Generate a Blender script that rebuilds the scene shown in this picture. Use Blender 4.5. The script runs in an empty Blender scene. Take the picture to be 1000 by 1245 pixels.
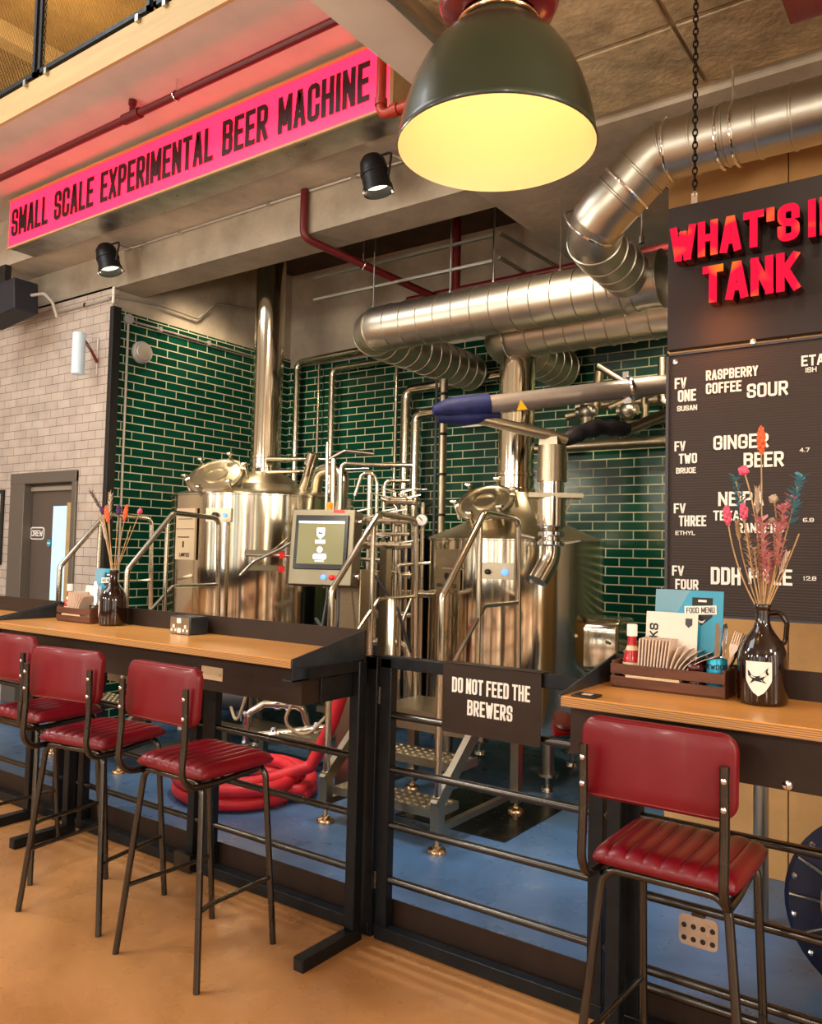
import bpy, bmesh, math, random
from mathutils import Vector, Matrix
V = Vector
R = math.radians
random.seed(7)
sc = bpy.context.scene
col = sc.collection

# ------------------------------------------------------------------ camera
cam_d = bpy.data.cameras.new('camera'); cam = bpy.data.objects.new('camera', cam_d); col.objects.link(cam)
cam_d.sensor_fit = 'HORIZONTAL'; cam_d.sensor_width = 36.0; cam_d.lens = 36.0 * 0.9952
cam_d.clip_start = 0.05; cam_d.clip_end = 100
PITCH, ROLL, YAW = 0.0495, 0.0231, 0.6187
def cam_matrix():
    cy, sy = math.cos(YAW), math.sin(YAW); cp, sp = math.cos(PITCH), math.sin(PITCH); cr, sr = math.cos(ROLL), math.sin(ROLL)
    W = Matrix(((cy, sy, 0), (-sy, cy, 0), (0, 0, 1)))
    B = Matrix(((1, 0, 0), (0, 0, -1), (0, 1, 0)))
    P = Matrix(((1, 0, 0), (0, cp, sp), (0, -sp, cp)))
    Q = Matrix(((cr, -sr, 0), (sr, cr, 0), (0, 0, 1)))
    M = Q @ P @ B @ W
    rot = Matrix((M[0], -M[1], -M[2])).transposed()
    return Matrix.Translation((0, 0, 1.58)) @ rot.to_4x4()
cam.matrix_world = cam_matrix()
sc.camera = cam

# ------------------------------------------------------------------ view, world, lights
vs = sc.view_settings
vs.view_transform = 'Standard'; vs.look = 'None'; vs.exposure = 0.12; vs.gamma = 1.0; vs.use_curve_mapping = False
try:
    sc.cycles.max_bounces = 8; sc.cycles.transparent_max_bounces = 12
    sc.cycles.sample_clamp_indirect = 6.0; sc.cycles.use_denoising = True
    sc.cycles.caustics_reflective = False; sc.cycles.caustics_refractive = False
except Exception:
    pass
world = bpy.data.worlds.new('World'); sc.world = world; world.use_nodes = True
bg = world.node_tree.nodes['Background']; bg.inputs[0].default_value = (1.0, 0.97, 0.93, 1); bg.inputs[1].default_value = 0.55

WARM = (1.0, 0.78, 0.52); NEUT = (.97, 0.97, 0.95); LAMP = (1.0, .88, .71); COOL = (0.62, 0.80, 1.0)
def light(name, kind, loc, power, color, target=None, size=0.2, size_y=None, spot=60, blend=0.6):
    d = bpy.data.lights.new(name, kind); d.energy = power; d.color = color
    if kind == 'AREA':
        d.size = size
        if size_y: d.shape = 'RECTANGLE'; d.size_y = size_y
    elif kind == 'SPOT':
        d.spot_size = R(spot); d.spot_blend = blend; d.shadow_soft_size = size
    elif kind == 'POINT':
        d.shadow_soft_size = size
    o = bpy.data.objects.new(name, d); o.location = loc; col.objects.link(o)
    if target is not None:
        o.rotation_euler = (V(target) - V(loc)).to_track_quat('-Z', 'Y').to_euler()
    return o
# light from behind the viewer comes from the added glowing rear panes
# daylight down the double height void on the left
light('roof_light', 'AREA', (-6.5, -0.5, 6.6), 210, NEUT, (-5.2, 3.6, 3.2), 4.0, 3.0)
# added bare lights outside the frame, standing in for more pendants
for x in (-5.6, -3.3, 1.4):
    light('room_fill', 'POINT', (x, 1.3, 2.6), 62, LAMP, size=0.18)
for (x, y) in ((-8.0, -2.6), (-5.0, -3.0), (-1.8, -3.0), (2.2, -2.2), (3.6, 1.5)):  # added to brighten the rear room that the steel reflects
    light('room_fill', 'POINT', (x, y, 2.9), 150, (1.0, .90, .76), size=0.18)
# warm spots without fixtures, added to light the brew kit
light('brewery_fill', 'SPOT', (-4.2, 3.9, 3.85), 130, WARM, (-5.2, 5.4, 1.2), 0.12, spot=100)
light('brewery_fill', 'SPOT', (-2.5, 3.8, 3.80), 130, WARM, (-2.9, 5.5, 1.2), 0.12, spot=100)
light('brewery_fill', 'SPOT', (-1.7, 5.0, 3.80), 240, WARM, (-2.0, 6.7, 1.4), 0.12, spot=90)
light('brewery_fill', 'SPOT', (-.5, 5.5, 3.8), 160, WARM, (-.9, 6.2, 1.2), 0.12, spot=120)  # added for golden reflections on the right tank
light('brewery_fill', 'SPOT', (-6.0, 5.0, 4.3), 90, WARM, (-6.3, 6.0, 1.8), 0.12, spot=100)
light('floor_spot', 'SPOT', (-1.75, 3.6, 3.85), 240, (.80, .90, 1.0), (-1.75, 3.55, 0), 0.06, spot=34, blend=.5)
light('floor_spot', 'SPOT', (-3.6, 3.5, 4.2), 150, (.85, .93, 1.0), (-3.6, 3.4, 0), 0.06, spot=44, blend=.5)
light('board_spot', 'SPOT', (-0.55, 1.6, 3.7), 20, WARM, (-.6, 3.2, 2.0), 0.1, spot=70)

# ------------------------------------------------------------------ material helpers
def lin(c):
    return tuple(((x / 12.92) if x <= 0.04045 else ((x + 0.055) / 1.055) ** 2.4) for x in c)
def hexc(h):
    h = h.lstrip('#'); return lin(tuple(int(h[i:i + 2], 16) / 255 for i in (0, 2, 4)))
def new_mat(name):
    m = bpy.data.materials.new(name); m.use_nodes = True
    nt = m.node_tree; b = nt.nodes['Principled BSDF']
    return m, nt, b
def N(nt, t, **kw):
    n = nt.nodes.new(t)
    for k, v in kw.items(): setattr(n, k, v)
    return n
def mat(name, color, rough=0.5, metal=0.0, noise=0.0, nscale=8.0, bump=0.0, bscale=40.0, emit=None, estr=0.0, coat=0.0, trans=0.0, ior=1.45, spec=None, stretch=None, rnoise=0.0):
    m, nt, b = new_mat(name)
    c = hexc(color) if isinstance(color, str) else color
    b.inputs['Base Color'].default_value = (*c, 1); b.inputs['Roughness'].default_value = rough; b.inputs['Metallic'].default_value = metal
    b.inputs['IOR'].default_value = ior
    if coat: b.inputs['Coat Weight'].default_value = coat; b.inputs['Coat Roughness'].default_value = 0.12
    if trans: b.inputs['Transmission Weight'].default_value = trans
    if spec is not None: b.inputs['Specular IOR Level'].default_value = spec
    if noise or bump or rnoise:
        tc = N(nt, 'ShaderNodeTexCoord'); src = tc.outputs['Object']
        if stretch:
            mp = N(nt, 'ShaderNodeMapping'); mp.inputs['Scale'].default_value = stretch; nt.links.new(src, mp.inputs['Vector']); src = mp.outputs['Vector']
    if noise:
        n = N(nt, 'ShaderNodeTexNoise'); n.inputs['Scale'].default_value = nscale; n.inputs['Detail'].default_value = 6; n.inputs['Roughness'].default_value = 0.62
        nt.links.new(src, n.inputs['Vector'])
        r = N(nt, 'ShaderNodeValToRGB'); r.color_ramp.elements[0].position = 0.3; r.color_ramp.elements[1].position = 0.72
        lo = tuple(max(0, x * (1 - noise)) for x in c); hi = tuple(min(1, x * (1 + noise)) for x in c)
        r.color_ramp.elements[0].color = (*lo, 1); r.color_ramp.elements[1].color = (*hi, 1)
        nt.links.new(n.outputs['Fac'], r.inputs['Fac']); nt.links.new(r.outputs['Color'], b.inputs['Base Color'])
    if rnoise:
        n3 = N(nt, 'ShaderNodeTexNoise'); n3.inputs['Scale'].default_value = nscale * 1.7; n3.inputs['Detail'].default_value = 4; nt.links.new(src, n3.inputs['Vector'])
        mr = N(nt, 'ShaderNodeMapRange'); mr.inputs['To Min'].default_value = max(0.02, rough - rnoise); mr.inputs['To Max'].default_value = rough + rnoise
        mr.inputs['From Min'].default_value = 0.3; mr.inputs['From Max'].default_value = 0.7
        nt.links.new(n3.outputs['Fac'], mr.inputs['Value']); nt.links.new(mr.outputs['Result'], b.inputs['Roughness'])
    if bump:
        n2 = N(nt, 'ShaderNodeTexNoise'); n2.inputs['Scale'].default_value = bscale; n2.inputs['Detail'].default_value = 5; nt.links.new(src, n2.inputs['Vector'])
        bp = N(nt, 'ShaderNodeBump'); bp.inputs['Strength'].default_value = bump; bp.inputs['Distance'].default_value = 0.01
        nt.links.new(n2.outputs['Fac'], bp.inputs['Height']); nt.links.new(bp.outputs['Normal'], b.inputs['Normal'])
    if emit is not None:
        e = hexc(emit) if isinstance(emit, str) else emit
        b.inputs['Emission Color'].default_value = (*e, 1); b.inputs['Emission Strength'].default_value = estr
    return m
def brick_mat(name, axis, c1, c2, mortar, bw, bh, mort, rough, offset=0.5, bump=0.25, coat=0.0, off=(0, 0), wave=0.0):
    """axis 'x': wall runs along X; axis 'y': wall runs along Y"""
    m, nt, b = new_mat(name)
    tc = N(nt, 'ShaderNodeTexCoord'); sp = N(nt, 'ShaderNodeSeparateXYZ'); nt.links.new(tc.outputs['Object'], sp.inputs[0])
    cb = N(nt, 'ShaderNodeCombineXYZ'); nt.links.new(sp.outputs['X' if axis == 'x' else 'Y'], cb.inputs[0]); nt.links.new(sp.outputs['Z'], cb.inputs[1])
    mp = N(nt, 'ShaderNodeMapping'); mp.inputs['Location'].default_value = (off[0], off[1], 0); nt.links.new(cb.outputs[0], mp.inputs['Vector'])
    br = N(nt, 'ShaderNodeTexBrick'); br.offset = offset
    br.inputs['Color1'].default_value = (*hexc(c1), 1); br.inputs['Color2'].default_value = (*hexc(c2), 1); br.inputs['Mortar'].default_value = (*hexc(mortar), 1)
    br.inputs['Scale'].default_value = 1.0; br.inputs['Brick Width'].default_value = bw; br.inputs['Row Height'].default_value = bh
    br.inputs['Mortar Size'].default_value = mort; br.inputs['Mortar Smooth'].default_value = 0.1; br.inputs['Bias'].default_value = 0.0
    nt.links.new(mp.outputs[0], br.inputs['Vector'])
    ns = N(nt, 'ShaderNodeTexNoise'); ns.inputs['Scale'].default_value = 5; ns.inputs['Detail'].default_value = 5; nt.links.new(tc.outputs['Object'], ns.inputs['Vector'])
    mx = N(nt, 'ShaderNodeMix', data_type='RGBA', blend_type='MULTIPLY'); mx.inputs[0].default_value = 0.45
    rp = N(nt, 'ShaderNodeValToRGB'); rp.color_ramp.elements[0].color = (.6, .6, .6, 1); rp.color_ramp.elements[0].position = .35; rp.color_ramp.elements[1].position = .65
    nt.links.new(ns.outputs['Fac'], rp.inputs['Fac']); nt.links.new(br.outputs['Color'], mx.inputs[6]); nt.links.new(rp.outputs['Color'], mx.inputs[7])
    nt.links.new(mx.outputs[2], b.inputs['Base Color'])
    mr = N(nt, 'ShaderNodeMapRange'); mr.inputs['To Min'].default_value = rough; mr.inputs['To Max'].default_value = 0.75
    nt.links.new(br.outputs['Fac'], mr.inputs['Value']); nt.links.new(mr.outputs[0], b.inputs['Roughness'])
    bp = N(nt, 'ShaderNodeBump'); bp.invert = True; bp.inputs['Strength'].default_value = bump; bp.inputs['Distance'].default_value = 0.006
    nt.links.new(br.outputs['Fac'], bp.inputs['Height'])
    if wave:
        n2 = N(nt, 'ShaderNodeTexNoise'); n2.inputs['Scale'].default_value = 9; nt.links.new(tc.outputs['Object'], n2.inputs['Vector'])
        b2 = N(nt, 'ShaderNodeBump'); b2.inputs['Strength'].default_value = wave; b2.inputs['Distance'].default_value = 0.02
        nt.links.new(n2.outputs['Fac'], b2.inputs['Height']); nt.links.new(bp.outputs['Normal'], b2.inputs['Normal']); nt.links.new(b2.outputs['Normal'], b.inputs['Normal'])
    else:
        nt.links.new(bp.outputs['Normal'], b.inputs['Normal'])
    b.inputs['Specular IOR Level'].default_value = .28
    return m
def floor_mat(name, ca, cb_, rough, scale):
    m, nt, b = new_mat(name)
    tc = N(nt, 'ShaderNodeTexCoord')
    n1 = N(nt, 'ShaderNodeTexNoise'); n1.inputs['Scale'].default_value = scale; n1.inputs['Detail'].default_value = 8; n1.inputs['Roughness'].default_value = .6; n1.inputs['Distortion'].default_value = .6
    nt.links.new(tc.outputs['Object'], n1.inputs['Vector'])
    r = N(nt, 'ShaderNodeValToRGB'); r.color_ramp.elements[0].position = .3; r.color_ramp.elements[1].position = .7
    r.color_ramp.elements[0].color = (*hexc(ca), 1); r.color_ramp.elements[1].color = (*hexc(cb_), 1)
    nt.links.new(n1.outputs['Fac'], r.inputs['Fac']); nt.links.new(r.outputs['Color'], b.inputs['Base Color'])
    n2 = N(nt, 'ShaderNodeTexNoise'); n2.inputs['Scale'].default_value = 6; n2.inputs['Detail'].default_value = 6; nt.links.new(tc.outputs['Object'], n2.inputs['Vector'])
    mr = N(nt, 'ShaderNodeMapRange'); mr.inputs['From Min'].default_value = .3; mr.inputs['From Max'].default_value = .7
    mr.inputs['To Min'].default_value = rough - .08; mr.inputs['To Max'].default_value = rough + .14
    nt.links.new(n2.outputs['Fac'], mr.inputs['Value']); nt.links.new(mr.outputs[0], b.inputs['Roughness'])
    bp = N(nt, 'ShaderNodeBump'); bp.inputs['Strength'].default_value = .12; bp.inputs['Distance'].default_value = .01
    nt.links.new(n2.outputs['Fac'], bp.inputs['Height']); nt.links.new(bp.outputs['Normal'], b.inputs['Normal'])
    return m

M = {}
M['floor'] = floor_mat('polished_concrete', '#97653a', '#c8905a', .28, 1.3)
M['blue'] = floor_mat('blue_resin', '#3a5878', '#5c7fa8', .3, 1.6)
M['white_tile'] = brick_mat('cream_tile', 'x', '#cdbfb2', '#c2b3a6', '#7d7068', .215, .083, .003, .35, off=(.05, .02))
M['green_side'] = brick_mat('green_glazed_tile', 'y', '#0c4a37', '#083828', '#c9c9a8', .244, .077, .0052, .17, off=(.1, .05), bump=.5, wave=.05)
M['green_back'] = brick_mat('green_glazed_tile_back', 'x', '#0c4a37', '#083828', '#c9c9a8', .244, .077, .0052, .17, off=(.03, .04), bump=.5, wave=.05)
M['concrete'] = mat('concrete', '#b8ab98', .8, noise=.28, nscale=2.2, bump=.3, bscale=18)
M['concrete_dark'] = mat('concrete_beam', '#a39886', .75, noise=.25, nscale=2.5, bump=.25, bscale=25)
M['plaster'] = mat('plasterboard', '#c6bcb2', .8, noise=.08, nscale=3)
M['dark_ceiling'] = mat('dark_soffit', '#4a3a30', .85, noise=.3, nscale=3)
M['panel_foil'] = mat('insulation_board', '#b8a888', .42, .25, noise=.4, nscale=7, bump=.9, bscale=30)
M['partition'] = mat('tan_board', '#c9995f', .7, noise=.16, nscale=2.5, bump=.1)
M['wood_fascia'] = mat('pale_timber', '#bd9f6c', .55, noise=.12, nscale=2.0, stretch=(.6, 6, 6))
M['gold_wall'] = mat('golden_wall', '#96743c', .8, noise=.3, nscale=2)
M['rear_wall'] = mat('warm_plaster', '#cbbfae', .8, noise=.1)
M['black'] = mat('black_paint', '#1b1a1a', .5, noise=.2, nscale=30)
M['black_gloss'] = mat('black_gloss', '#101012', .25)
M['black_metal'] = mat('black_steel', '#24272b', .40, .6, noise=.25, nscale=14, rnoise=.1)
M['raw_steel'] = mat('raw_steel', '#55534f', .24, .95, noise=.1, nscale=10, rnoise=.05)
M['blue_black'] = mat('dark_steel_plate', '#3e464f', .38, .6, noise=.25, nscale=10, rnoise=.1)
M['brown_metal'] = mat('brown_black_metal', '#33261f', .5, .35, noise=.15, nscale=10)
M['steel'] = mat('stainless_steel', (.68, .62, .50), .17, 1.0, noise=.06, nscale=3, rnoise=.04)
M['steel_tank'] = mat('polished_tank_steel', (.72, .65, .51), .11, 1.0, noise=.05, nscale=2.2, stretch=(1, 1, .10), bump=.10, bscale=9)
M['steel_satin'] = mat('satin_tank_steel', (.66, .58, .41), .30, 1.0, noise=.05, nscale=3)
M['steel_brush'] = mat('brushed_steel', (.40, .34, .24), .34, 1.0, noise=.12, nscale=30, stretch=(1, 1, 12))
M['steel_panel'] = mat('dull_panel_steel', (.22, .19, .13), .42, 1.0, noise=.1, nscale=6)
M['galv'] = mat('galvanised_steel', (.48, .45, .38), .36, 1.0, noise=.05, nscale=4)
M['chrome'] = mat('bright_chrome', (.8, .8, .82), .12, 1.0)
M['red_leather'] = mat('red_leatherette', '#720618', .38, noise=.06, nscale=4, coat=.1)
M['red_paint'] = mat('red_oxide_pipe', '#5e1216', .4, noise=.12, nscale=8)
M['orange_paint'] = mat('orange_red_pipe', '#a2301a', .35, noise=.1, nscale=8)
M['hose'] = mat('red_hose_rubber', '#d82b35', .45, noise=.12, nscale=9)
M['hose_band'] = mat('pale_hose_lettering_band', '#e0c4b8', .6, noise=.25, nscale=60)
M['red_plastic'] = mat('red_plastic', '#c81820', .35)
M['ply_top'] = mat('oiled_plywood', '#d8974e', .28, noise=.14, nscale=2.0, stretch=(1, 5, 5), coat=.25)
M['crate'] = mat('dark_stained_wood', '#5a3320', .5, noise=.35, nscale=6, stretch=(1, 8, 8))
M['mill'] = mat('mahogany_varnish', '#4a1512', .2, noise=.25, nscale=10, coat=.5)
M['paper'] = mat('napkin_paper', '#d9c2b0', .9, noise=.08, nscale=20)
M['card_white'] = mat('white_card', '#e9dfd2', .6)
M['card_blue'] = mat('teal_card', '#2f9cc0', .35)
M['card_blue_pale'] = mat('pale_teal_card', '#6f9fb4', .35)
M['white'] = mat('white_print', '#f2ece4', .6)
M['cream_plate'] = mat('cream_plate', '#cdb592', .55)
M['can_blue'] = mat('blue_can_print', '#23a5c8', .3, .3)
M['ketchup'] = mat('ketchup_red', '#b5101c', .15, coat=.4)
M['gold_label'] = mat('cream_label', '#e6d3a8', .5)
def glass(name, c, rough=.02, trans=1.0):
    return mat(name, c, rough, trans=trans, ior=1.48)
M['amber'] = mat('brown_bottle_glass', '#1c0803', .05, coat=.4, ior=1.5)
M['clear'] = glass('clear_glass', (.9, .95, .93))
M['lamp_green'] = mat('dark_green_enamel', '#2b3324', .32, coat=.25)
M['lamp_white'] = mat('cream_enamel', '#fff0cc', .5)
M['copper'] = mat('copper', (.75, .38, .2), .2, 1.0)
M['plum'] = mat('plum_enamel', '#6a1c22', .25, coat=.4)
M['spot_black'] = mat('black_spotlight_metal', '#141416', .4, .3, bump=.1)
M['lit_lens'] = mat('lit_lens', '#fff4dd', .3, emit='#ffedc8', estr=3.0)
M['bulb'] = mat('lit_bulb', '#fff0c8', .3, emit=(1.0, .80, .50), estr=2.0)
M['opal'] = mat('pale_blue_opal', '#cfe0e8', .35, emit='#c8dce6', estr=.12)
M['grey_plastic'] = mat('grey_plastic', '#a6a39e', .5)
M['grey_dark'] = mat('dark_grey_plastic', '#3b3c42', .45)
M['conduit'] = mat('pale_conduit', '#b3aba0', .45, .4)
M['door_grey'] = mat('taupe_door_paint', '#5d5148', .5)
M['frame_grey'] = mat('grey_brown_frame', '#6b6259', .4, .2)
M['glow_glass'] = mat('glowing_pane', '#bfe3f2', .2, emit=(.45, .75, .95), estr=.5)  # no lamp: glow put into the colour for the bright bluish door glass
M['pink'] = mat('pink_lightbox_face', '#b01848', .4, emit=(1.0, .010, .036), estr=4.2)
M['alu'] = mat('aluminium_sheet', (.62, .57, .50), .35, 1.0, noise=.2, nscale=6, rnoise=.1)
M['dark_letter'] = mat('dark_letter', '#2a060f', .5)
M['screen_bg'] = mat('grey_green_screen', '#6f6a42', .25, emit='#8a8350', estr=.35)
M['screen_white'] = mat('screen_white', '#e8f6fa', .3, emit='#e8f6fa', estr=.9)
M['lamp_blue'] = mat('blue_push_button', '#2a4cff', .3, emit=(.1, .25, 1), estr=2.5)
M['lamp_red'] = mat('red_push_button', '#c01414', .3, emit=(.8, .02, .02), estr=.25)
M['lamp_orange'] = mat('orange_beacon', '#e07010', .25, emit=(1, .3, .02), estr=.5)
M['blue_fabric'] = mat('blue_sleeve_fabric', '#1c2660', .6, noise=.4, nscale=12, bump=.5, bscale=18)
M['black_fabric'] = mat('black_wrap_fabric', '#1f1c22', .5, noise=.4, nscale=12, bump=.6, bscale=16)
M['auger_metal'] = mat('weathered_grey_tube', '#b3a79f', .38, .6, noise=.12, nscale=5)
M['drum_blue'] = mat('dark_blue_drum', '#0e1230', .45, noise=.15)
M['bronze'] = mat('bright_bronze', (.8, .55, .32), .2, 1.0)
M['neon_side'] = mat('letter_return', '#3a1414', .45)
M['board'] = mat('dark_brown_panel', '#1c0f0e', .5, noise=.08)
M['chain'] = mat('black_chain', '#1c1712', .4, .8)
M['yellow'] = mat('yellow_warning', '#e8b820', .5)
M['poster'] = mat('pale_poster', '#d8d2c8', .4)
M['dried'] = mat('dried_stalk', '#b8966c', .8, noise=.3, nscale=30)
M['f_orange'] = mat('orange_petals', '#e8663c', .7, noise=.2, nscale=60)
M['f_pink'] = mat('pink_petals', '#e0607e', .7, noise=.25, nscale=60)
M['f_rose'] = mat('dusty_rose_petals', '#d68f98', .7, noise=.25, nscale=60)
M['f_teal'] = mat('teal_petals', '#4f8ea4', .7, noise=.25, nscale=60)
M['f_pale'] = mat('pale_grass_head', '#cdb8a0', .8, noise=.25, nscale=60)
M['f_purple'] = mat('purple_petals', '#4a2a5c', .7, noise=.25, nscale=60)
M['f_brown'] = mat('brown_grass_head', '#4f3c30', .8, noise=.3, nscale=60)
def neon_mat():
    m, nt, b = new_mat('lit_red_letter_face')
    tc = N(nt, 'ShaderNodeTexCoord'); n = N(nt, 'ShaderNodeTexNoise'); n.inputs['Scale'].default_value = 9; n.inputs['Detail'].default_value = 1
    nt.links.new(tc.outputs['Object'], n.inputs['Vector'])
    r = N(nt, 'ShaderNodeValToRGB'); r.color_ramp.elements[0].position = .55; r.color_ramp.elements[1].position = .74
    r.color_ramp.elements[0].color = (1, .010, .055, 1); r.color_ramp.elements[1].color = (1, .30, .015, 1)
    nt.links.new(n.outputs['Fac'], r.inputs['Fac']); nt.links.new(r.outputs['Color'], b.inputs['Emission Color'])
    b.inputs['Emission Strength'].default_value = .92; b.inputs['Base Color'].default_value = (.05, .0, .0, 1); b.inputs['Specular IOR Level'].default_value = .05; b.inputs['Roughness'].default_value = .7
    return m
M['neon'] = neon_mat()
def ribbed_board():
    m, nt, b = new_mat('grooved_letter_board')
    tc = N(nt, 'ShaderNodeTexCoord'); w = N(nt, 'ShaderNodeTexWave', wave_type='BANDS', bands_direction='Z'); w.inputs['Scale'].default_value = 30
    nt.links.new(tc.outputs['Object'], w.inputs['Vector'])
    b.inputs['Base Color'].default_value = (*hexc('#2f221d'), 1); b.inputs['Roughness'].default_value = .65
    bp = N(nt, 'ShaderNodeBump'); bp.inputs['Strength'].default_value = .22; bp.inputs['Distance'].default_value = .003
    nt.links.new(w.outputs['Fac'], bp.inputs['Height']); nt.links.new(bp.outputs['Normal'], b.inputs['Normal'])
    return m
M['ribbed'] = ribbed_board()
def ply_edge():
    m, nt, b = new_mat('plywood_edge')
    tc = N(nt, 'ShaderNodeTexCoord'); w = N(nt, 'ShaderNodeTexWave', wave_type='BANDS', bands_direction='Z'); w.inputs['Scale'].default_value = 55; w.inputs['Distortion'].default_value = .3
    nt.links.new(tc.outputs['Object'], w.inputs['Vector'])
    r = N(nt, 'ShaderNodeValToRGB'); r.color_ramp.elements[0].color = (*hexc('#8a5a34'), 1); r.color_ramp.elements[1].color = (*hexc('#c89658'), 1)
    nt.links.new(w.outputs['Fac'], r.inputs['Fac']); nt.links.new(r.outputs['Color'], b.inputs['Base Color']); b.inputs['Roughness'].default_value = .5
    return m
M['ply_edge'] = ply_edge()

# ------------------------------------------------------------------ mesh helpers
def frame(o, x, y):
    """matrix with origin o, local x along x, local y along y, z = x cross y"""
    x = V(x).normalized(); z = x.cross(V(y)).normalized(); y = z.cross(x)
    m = Matrix((x, y, z)).transposed().to_4x4(); m.translation = V(o); return m
def axis_frame(o, z):
    z = V(z).normalized(); a = V((0, 0, 1)) if abs(z.z) < .9 else V((1, 0, 0))
    x = a.cross(z).normalized(); y = z.cross(x)
    m = Matrix((x, y, z)).transposed().to_4x4(); m.translation = V(o); return m
def fillet(pts, rad, n=6):
    pts = [V(p) for p in pts]
    if rad <= 0 or len(pts) < 3: return pts
    out = [pts[0]]
    for i in range(1, len(pts) - 1):
        a, p, b = pts[i - 1], pts[i], pts[i + 1]
        u, w = (a - p), (b - p); lu, lw = u.length, w.length; u.normalize(); w.normalize()
        ang = u.angle(w)
        if ang > math.pi - 0.02: out.append(p); continue
        t = rad / math.tan(ang / 2); t = min(t, lu * .49, lw * .49); r_ = t * math.tan(ang / 2)
        bis = (u + w).normalized(); c = p + bis * (r_ / math.sin(ang / 2))
        s = p + u * t - c; e = p + w * t - c
        tot = s.angle(e); ax = s.cross(e).normalized()
        for k in range(n + 1):
            out.append(c + Matrix.Rotation(tot * k / n, 3, ax) @ s)
    out.append(pts[-1]); return out
class MB:
    def __init__(s): s.v = []; s.f = []
    def add(s, vs, fs, m=None):
        o = len(s.v)
        s.v += [(m @ V(p)) if m is not None else V(p) for p in vs]
        s.f += [tuple(i + o for i in f) for f in fs]
        return s
    def box(s, x0, x1, y0, y1, z0, z1, m=None):
        vs = [(x0, y0, z0), (x1, y0, z0), (x1, y1, z0), (x0, y1, z0), (x0, y0, z1), (x1, y0, z1), (x1, y1, z1), (x0, y1, z1)]
        return s.add(vs, [(3, 2, 1, 0), (4, 5, 6, 7), (0, 1, 5, 4), (1, 2, 6, 5), (2, 3, 7, 6), (3, 0, 4, 7)], m)
    def bar(s, a, b, w, h, up=(0, 0, 1)):
        """square bar from a to b"""
        a, b = V(a), V(b); d = b - a; L = d.length; up = V(up)
        if abs(d.normalized().dot(up)) > .98: up = V((0, 1, 0))
        m = frame(a, d, d.cross(up).cross(d))
        return s.box(0, L, -h / 2, h / 2, -w / 2, w / 2, m)
    def tube(s, pts, r, seg=12, fil=0.0, cap=True, closed=False, rf=None, n=6):
        P = fillet(pts, fil, n) if not closed else [V(p) for p in pts]
        q = [P[0]]
        for p in P[1:]:
            if (p - q[-1]).length > 1e-5: q.append(p)
        P = q; k = len(P)
        tang = []
        for i in range(k):
            if closed: t = P[(i + 1) % k] - P[i - 1]
            else: t = (P[min(i + 1, k - 1)] - P[max(i - 1, 0)])
            tang.append(t.normalized())
        t0 = tang[0]; a = V((0, 0, 1)) if abs(t0.z) < .9 else V((1, 0, 0))
        nrm = t0.cross(a).normalized(); rings = []
        o = len(s.v)
        for i in range(k):
            if i:
                ax = tang[i - 1].cross(tang[i])
                if ax.length > 1e-7:
                    nrm = Matrix.Rotation(tang[i - 1].angle(tang[i]), 3, ax.normalized()) @ nrm
            nrm = (nrm - tang[i] * nrm.dot(tang[i])).normalized()
            b = tang[i].cross(nrm); rr = rf[i] if rf else r
            for j in range(seg):
                a_ = 2 * math.pi * j / seg
                s.v.append(P[i] + (nrm * math.cos(a_) + b * math.sin(a_)) * rr)
        for i in range(k if closed else k - 1):
            i2 = (i + 1) % k
            for j in range(seg):
                j2 = (j + 1) % seg
                s.f.append((o + i * seg + j, o + i * seg + j2, o + i2 * seg + j2, o + i2 * seg + j))
        if cap and not closed:
            s.f.append(tuple(o + j for j in reversed(range(seg)))); s.f.append(tuple(o + (k - 1) * seg + j for j in range(seg)))
        return s
    def duct(s, pts, r, fil, pitch=.14, seg=32, rib=.006, n=8):
        """spiral-seam duct: tube with a raised seam every pitch"""
        P = fillet(pts, fil, n); d = [0.0]
        for i in range(1, len(P)): d.append(d[-1] + (P[i] - P[i - 1]).length)
        def at(t):
            t = max(0, min(t, d[-1])); i = 1
            while i < len(d) - 1 and d[i] < t: i += 1
            u = (t - d[i - 1]) / max(1e-9, d[i] - d[i - 1]); return P[i - 1].lerp(P[i], u)
        ts = {0.0, d[-1]} | set(d); seams = []
        t = pitch * .5
        while t < d[-1]: seams.append(t); t += pitch
        rad = {}
        for t in seams:
            for e, q in ((-.008, 0), (-.004, rib), (.004, rib), (.008, 0)): rad[round(t + e, 5)] = r + q
        for t in ts:
            if all(abs(t - q) > .012 for q in seams): rad.setdefault(round(t, 5), r)
        keys = sorted(k for k in rad if 0 <= k <= d[-1] + 1e-4)
        return s.tube([at(k) for k in keys], r, seg, rf=[rad[k] for k in keys])
    def lathe(s, prof, seg=32, m=None, cap=True):
        """prof: list of (r, z); revolved about local z"""
        o = len(s.v); k = len(prof)
        for (r, z) in prof:
            for j in range(seg):
                a = 2 * math.pi * j / seg; p = V((r * math.cos(a), r * math.sin(a), z))
                s.v.append(m @ p if m is not None else p)
        for i in range(k - 1):
            for j in range(seg):
                j2 = (j + 1) % seg
                s.f.append((o + i * seg + j, o + i * seg + j2, o + (i + 1) * seg + j2, o + (i + 1) * seg + j))
        if cap:
            if prof[0][0] > 1e-4: s.f.append(tuple(o + j for j in reversed(range(seg))))
            if prof[-1][0] > 1e-4: s.f.append(tuple(o + (k - 1) * seg + j for j in range(seg)))
        return s
    def cyl(s, a, b, r, seg=20, r2=None):
        a, b = V(a), V(b); m = axis_frame(a, b - a)
        return s.lathe([(r, 0), (r if r2 is None else r2, (b - a).length)], seg, m)
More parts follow.
